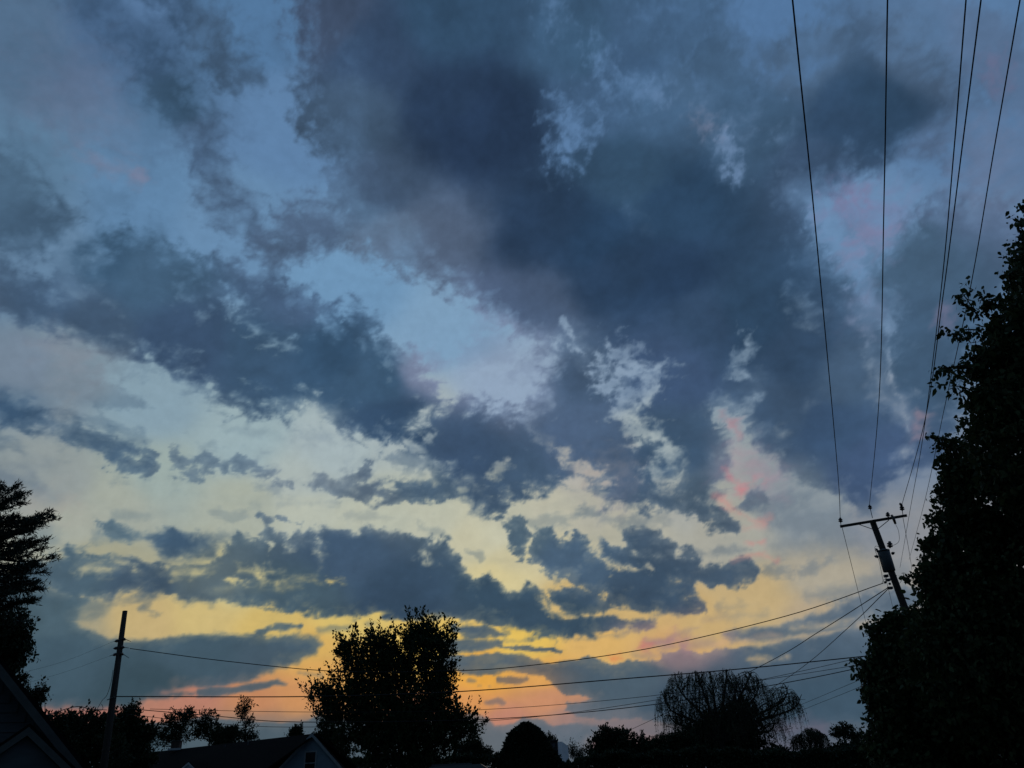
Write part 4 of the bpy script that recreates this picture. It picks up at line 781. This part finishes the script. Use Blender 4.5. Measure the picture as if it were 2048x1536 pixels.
span('thick straight cable crossing in front of the willow to the left pole', H0, H1, [(1500, 1336), (1240, 1358), (920, 1383), (620, 1393)], .026)
H0 = at(1800, 1318, 44); H1 = at(240, 1416, 47)
span('lower cable passing behind the maple near the salmon band of sky', H0, H1, [(1590, 1362), (1300, 1410), (980, 1438), (600, 1444), (430, 1432)], .022)
H0 = at(1800, 1316, 52); H1 = at(300, 1418, 52)
span('faint thin cable just above the lower cable, crossing the big willow', H0, H1, [(1590, 1350), (1300, 1392), (950, 1420), (620, 1424)], .016)
H0 = at(1800, 1296, 60); H1 = at(250, 1428, 60)
span('faintest thin cable low over the rooftop trees', H0, H1, [(1590, 1345), (1300, 1402), (1000, 1440), (620, 1454), (430, 1447)], .018)
H0 = at(1790, 1330, 50); H1 = at(1500, 1452, 92)
span('faint cable sagging right of the willow, upper of two', H0, H1, [(1700, 1368), (1610, 1406)], .014)
H0 = at(1790, 1342, 50); H1 = at(1500, 1466, 92)
span('faint cable sagging right of the willow, lower of two', H0, H1, [(1700, 1382), (1610, 1418)], .014)
span('thin cable leaving the left pole over the drooping tree, upper of two', at(227, 1283, QY-.1), at(-60, 1362, 34), [(130, 1322), (30, 1348)], .0045)
span('thin cable leaving the left pole over the drooping tree, lower of two', at(219, 1312, QY-.1), at(-60, 1392, 34), [(130, 1344), (30, 1372)], .0045)
span('dark cable from the left pole sloping down behind the near roof', at(214, 1420, QY-.15), at(60, 1444, 30), [(180, 1418), (155, 1413), (110, 1425)], .018)

# ================================================================ house with the blue gable
HY = 62.; A = at(625, 1468, HY); th = math.radians(8)
gx = Vector((math.cos(th), math.sin(th), 0)); gy = Vector((-math.sin(th), math.cos(th), 0)); up = Vector((0, 0, 1))
house = thing('house', 'low house with long dark roof and blue sided gable, left of the maple', 'house', (A.x, A.y, 0))
slope = 1.02; hw = 3.4; ez = A.z-hw*slope
def P(x, y, z): return A*1+gx*x+gy*y+up*(z)        # relative to the gable apex
# gable wall (thin body under the rake)
wt = .12; b = MB(); V = [P(-hw+.3, 0, -(hw-.3)*slope-wt), P(0, 0, -wt), P(hw-.3, 0, -(hw-.3)*slope-wt), P(hw-.3, 0, -A.z), P(-hw+.3, 0, -A.z)]
V2 = [v+gy*6.5 for v in V]; b.add(V+V2, [(0, 1, 2, 3, 4)[::-1], (5, 6, 7, 8, 9), (0, 1, 6, 5), (1, 2, 7, 6), (2, 3, 8, 7), (3, 4, 9, 8), (4, 0, 5, 9)]); wall = b.build('wall', M_sidingb, house)
b = MB(); z = -.35
while z > -A.z+.3:
    w_ = min((-z-wt)/slope, hw-.3)-.02
    if w_ > .1: b.box(P(-w_, -.02, z-.17), gx*2*w_, gy*.02, gy*.018+up*.165)
    z -= .18
b.build('clapboard_siding', M_sidingb, house)['kind'] = 'stuff'
b = MB()
for s_ in (-1, 1):
    b.box(P(0, -.35, 0), gx*s_*hw+up*(-hw*slope), gy*7.2, up*.10)
rf = b.build('roof', M_shingle, house)
for s_ in (-1, 1):
    b = MB(); b.box(P(0, -.39, -.20), gx*s_*hw+up*(-hw*slope), gy*.035, up*.26); b.build('rake_board', M_trim, house)
wd = MB(); wx, wz, ww, wh = -.02, -1.25, .72, 1.5
fr = MB()
for (x, z, sx, sz) in ((wx-ww/2-.09, wz-wh, .09, wh+.09), (wx+ww/2, wz-wh, .09, wh+.09), (wx-ww/2, wz, ww, .09), (wx-ww/2, wz-wh-.09, ww, .09), (wx-ww/2, wz-wh*.5, ww, .05)): fr.box(P(x, -.075, z), gx*sx, gy*.06, up*sz)
win = fr.build('window', M_trim, house); b = MB(); b.box(P(wx-ww/2, -.03, wz-wh), gx*ww, gy*.015, up*wh); b.build('pane', M_glass, win)
# long main wing to the left
Bp = atz(205, 1516, A.z); rd = (Bp-A); rd.z = 0; Lr = rd.length; rd.normalize(); fd = Vector((rd.y, -rd.x, 0)); fd = fd if fd.y < 0 else -fd
Rt = A+up*.04+gx*.3-fd*.6*0
mw = 4.4; ms = .55; b = MB()
for s_ in (1, -1):
    q = fd*s_; b.add([Rt+q*0, Rt+rd*(Lr-2.2), Rt+rd*(Lr+.2)+q*mw-up*mw*ms, Rt+q*mw-up*mw*ms, Rt-up*.14, Rt+rd*(Lr-2.2)-up*.14, Rt+rd*(Lr+.2)+q*mw-up*(mw*ms+.14), Rt+q*mw-up*(mw*ms+.14)],
          [(0, 1, 2, 3), (7, 6, 5, 4), (0, 4, 5, 1), (1, 5, 6, 2), (2, 6, 7, 3), (3, 7, 4, 0)])
b.add([Rt+rd*(Lr-2.2), Rt+rd*(Lr+.2)+fd*mw-up*mw*ms, Rt+rd*(Lr+.2)-fd*mw-up*mw*ms], [(0, 1, 2)])
b.build('roof', M_shingle, house)
b = MB(); o_ = Rt+fd*(mw-.5)+rd*.2; b.box(Vector((o_.x, o_.y, 0)), rd*(Lr-.4), -fd*(2*mw-1), up*(A.z-mw*ms-.12)); b.build('wall', M_sidingb, house)
cc = inplane(A, A+rd, (352, 1496)); 
b = MB(); b.cbox(Vector((cc.x, cc.y, A.z+.12)), .75, .6, 1.1); ch = b.build('chimney', M_brick, house)
b = MB(); b.cbox(Vector((cc.x, cc.y, A.z+.70)), .9, .75, .08); b.build('chimney_cap', M_trimd, ch); b = MB(); b.cbox(Vector((cc.x+.05, cc.y-.45, A.z+.02)), 1.15, .04, .16); b.build('flashing', M_trim, ch)
for pu, hh_ in ((500, .45), (455, .3)):
    q = inplane(A, A+rd, (pu, 1490)); b = MB(); b.tube([(q.x, q.y-.5, A.z-.6), (q.x, q.y-.5, A.z-.25+hh_*.5)], .05, 8); b.build('vent_pipe', M_iron, house)
g0 = Rt+fd*mw-up*(mw*ms+.1); b = MB(); b.tube([g0, g0+rd*Lr], .07, 8); b.build('gutter', M_trim, house)
# small pale edged dormer
dp = at(377, 1524, 62.5); b = MB(); 
for s_ in (-1, 1): b.box(dp+Vector((0, 0, -.16)), Vector((s_*1.5, 0, -1.25)), Vector((0, .06, 0)), Vector((0, 0, .16)))
dm = b.build('dormer_trim', M_trim, house); b = MB()
for s_ in (-1, 1): b.box(dp+Vector((0, 0, .0)), Vector((s_*1.55, 0, -1.29)), Vector((0, 4.5, 0)), Vector((0, 0, .07)))
b.build('roof', M_shingle, house); b = MB(); b.add([dp+Vector((0, .1, -.16)), dp+Vector((-1.35, .1, -1.3)), dp+Vector((1.35, .1, -1.3)), dp+Vector((0, 4, -.16)), dp+Vector((-1.35, 4, -1.3)), dp+Vector((1.35, 4, -1.3))], [(0, 1, 2), (3, 5, 4), (0, 3, 4, 1), (1, 4, 5, 2), (2, 5, 3, 0)]); b.build('dormer_wall', M_sidingb, house)

# ================================================================ near house at the left edge
rr = at(92, 1425, 18.); hd = Vector((rr.x, rr.y, 0)).normalized()            # ridge runs away from the viewer
hx = Vector((hd.y, -hd.x, 0)); hdn = hd.copy()
def onface(u, v, back=0.):            # sight line meets the gable face
    d = ray(u, v); o_ = rr+hdn*back; return EYE+d*((o_-EYE).dot(hdn)/d.dot(hdn))
r1 = onface(146, 1518); r0 = onface(10, 1346); sd = r0-r1; sl = sd.z/(-sd.dot(hx)); 
apx = r0-hx*2.0+up*(2.0*sl); gw = 4.8
nh = thing('house', 'near house at the left edge whose sided gable slopes down to the right', 'house', (apx.x, apx.y, 0))
def Q(x, y, z): return apx+hx*x+hdn*y+up*z
b = MB(); V = [Q(-gw+.5, .2, -(gw-.5)*sl-.15), Q(0, .2, -.15), Q(gw-.5, .2, -(gw-.5)*sl-.15), Q(gw-.5, .2, -apx.z), Q(-gw+.5, .2, -apx.z)]
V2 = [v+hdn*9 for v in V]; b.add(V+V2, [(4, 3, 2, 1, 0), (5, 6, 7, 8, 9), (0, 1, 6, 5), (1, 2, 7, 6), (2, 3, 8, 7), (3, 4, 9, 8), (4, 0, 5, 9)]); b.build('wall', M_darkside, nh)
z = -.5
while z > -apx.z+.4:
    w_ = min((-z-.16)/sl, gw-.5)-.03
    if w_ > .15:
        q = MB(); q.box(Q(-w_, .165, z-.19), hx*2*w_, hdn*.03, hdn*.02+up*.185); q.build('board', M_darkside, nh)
    z -= .2
b = MB()
for s_ in (-1, 1): b.box(Q(0, -.35, 0), hx*s_*gw+up*(-gw*sl), hdn*10, up*.14)
b.build('roof', M_shingle, nh)
for s_ in (-1, 1):
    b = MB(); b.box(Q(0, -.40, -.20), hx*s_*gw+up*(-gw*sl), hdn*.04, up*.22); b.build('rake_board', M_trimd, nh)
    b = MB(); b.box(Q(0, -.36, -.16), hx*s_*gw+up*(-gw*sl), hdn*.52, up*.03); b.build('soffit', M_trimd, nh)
pp = onface(58, 1456, -1.6); pw = 2.3; b = MB()
for s_ in (-1, 1): b.box(pp, hx*s_*pw+up*(-pw*.85), hdn*1.75, up*.09)
b.build('porch_roof', M_shingle, nh)
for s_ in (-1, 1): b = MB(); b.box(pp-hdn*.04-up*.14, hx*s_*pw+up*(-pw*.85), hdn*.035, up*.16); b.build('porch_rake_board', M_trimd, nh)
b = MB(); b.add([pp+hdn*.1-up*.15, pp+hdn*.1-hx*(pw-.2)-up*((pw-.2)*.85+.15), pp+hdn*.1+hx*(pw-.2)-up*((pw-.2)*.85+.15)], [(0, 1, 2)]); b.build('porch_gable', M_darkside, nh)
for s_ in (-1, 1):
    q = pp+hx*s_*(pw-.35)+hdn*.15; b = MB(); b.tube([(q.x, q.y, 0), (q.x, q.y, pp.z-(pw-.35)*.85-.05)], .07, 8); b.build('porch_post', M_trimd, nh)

# ================================================================ white and dark building far off
BY = 112.; w0 = at(1092, 1483, BY); w1 = at(1115, 1482, BY); w2 = at(1136, 1492, BY+3)
bd = thing('building', 'boxy building with a white side and dark front right of the domed evergreen', 'building', (w1.x, BY, 0))
b = MB(); zt = w1.z; hh = w1-w0; b.box(Vector((w0.x, BY, 0)), Vector((w1.x-w0.x, 0, 0)), Vector((0, 6, 0)), Vector((0, 0, zt))); b.build('dark_wing', M_black, bd)
e_ = Vector((w2.x, BY+3, 0)); b = MB(); b.add([Vector((w1.x+.01, BY, 0)), e_, e_+Vector((0, 0, w2.z)), e_+Vector((-(w2.x-w1.x)*.55, -1.6, zt*.99)), Vector((w1.x+.01, BY, zt*.985)),
     Vector((w1.x+.01, BY+7, 0)), e_+Vector((0, 4, 0)), e_+Vector((0, 4, w2.z)), e_+Vector((-(w2.x-w1.x)*.55, 4, zt*.99)), Vector((w1.x+.01, BY+7, zt*.985))], [(0, 1, 2, 3, 4), (9, 8, 7, 6, 5), (0, 5, 6, 1), (1, 6, 7, 2), (2, 7, 8, 3), (3, 8, 9, 4), (4, 9, 5, 0)]); b.build('white_wall', M_white, bd)
for u in (1098, 1105): 
    p = at(u, 1492, BY-.05); b = MB(); b.box((p.x, BY-.06, p.z-.6), (.35, 0, 0), (0, .05, 0), (0, 0, .9)); b.build('window', M_glass, bd)
b = MB(); b.box((w0.x-.1, BY-.15, zt+.005), (w1.x-w0.x+.2, 0, 0), (0, 6.3, 0), (0, 0, .15)); b.build('roof_edge', M_black, bd)

# ================================================================ van whose roof shows at the bottom edge
vp = at(928, 1530, 48.); vz = vp.z; L_, W_ = 4.6, 1.9
van = thing('van', 'pale tall van parked below the maple, only its roof edge showing', 'van', (vp.x, 48, 0)); vx = vp.x-L_/2
prof = [(0, .35), (0, vz*.60), (.12, vz*.95), (.5, vz*.99), (L_-1.3, vz), (L_-.95, vz*.92), (L_-.45, vz*.56), (L_-.05, vz*.48), (L_, .4)]
V = [(vx+x, 48-W_/2, z) for x, z in prof]+[(vx+x, 48+W_/2, z) for x, z in prof]; n = len(prof)
b = MB(); b.add(V, [tuple(range(n)), tuple(range(2*n-1, n-1, -1))]+[(i, i+n, (i+1) % n+n, (i+1) % n) for i in range(n)]); b.build('body', M_van, van)
for x in (.9, L_-.95):
    for y in (48-W_/2-.02, 48+W_/2-.2):
        b = MB(); b.tube([(vx+x, y, .34), (vx+x, y+.22, .34)], .34, 16); b.build('wheel', M_rubber, van)
b = MB(); b.box((vx+.3, 48-W_/2-.02, vz*.62), (L_-1.9, 0, 0), (0, .015, 0), (0, 0, vz*.24)); b.build('side_window', M_glass, van)
b = MB(); b.add([(vx+L_-.92, 48-.8, vz*.9), (vx+L_-.92, 48+.8, vz*.9), (vx+L_-.42, 48+.8, vz*.575), (vx+L_-.42, 48-.8, vz*.575)], [(0, 1, 2, 3)]); b.build('windscreen', M_glass, van)
b = MB(); b.box((vx+.5, 48-.7, vz+.01), (2.2, 0, 0), (0, .05, 0), (0, 0, .08)); b.box((vx+.5, 48+.65, vz+.01), (2.2, 0, 0), (0, .05, 0), (0, 0, .08)); b.build('roof_rack', M_iron, van)
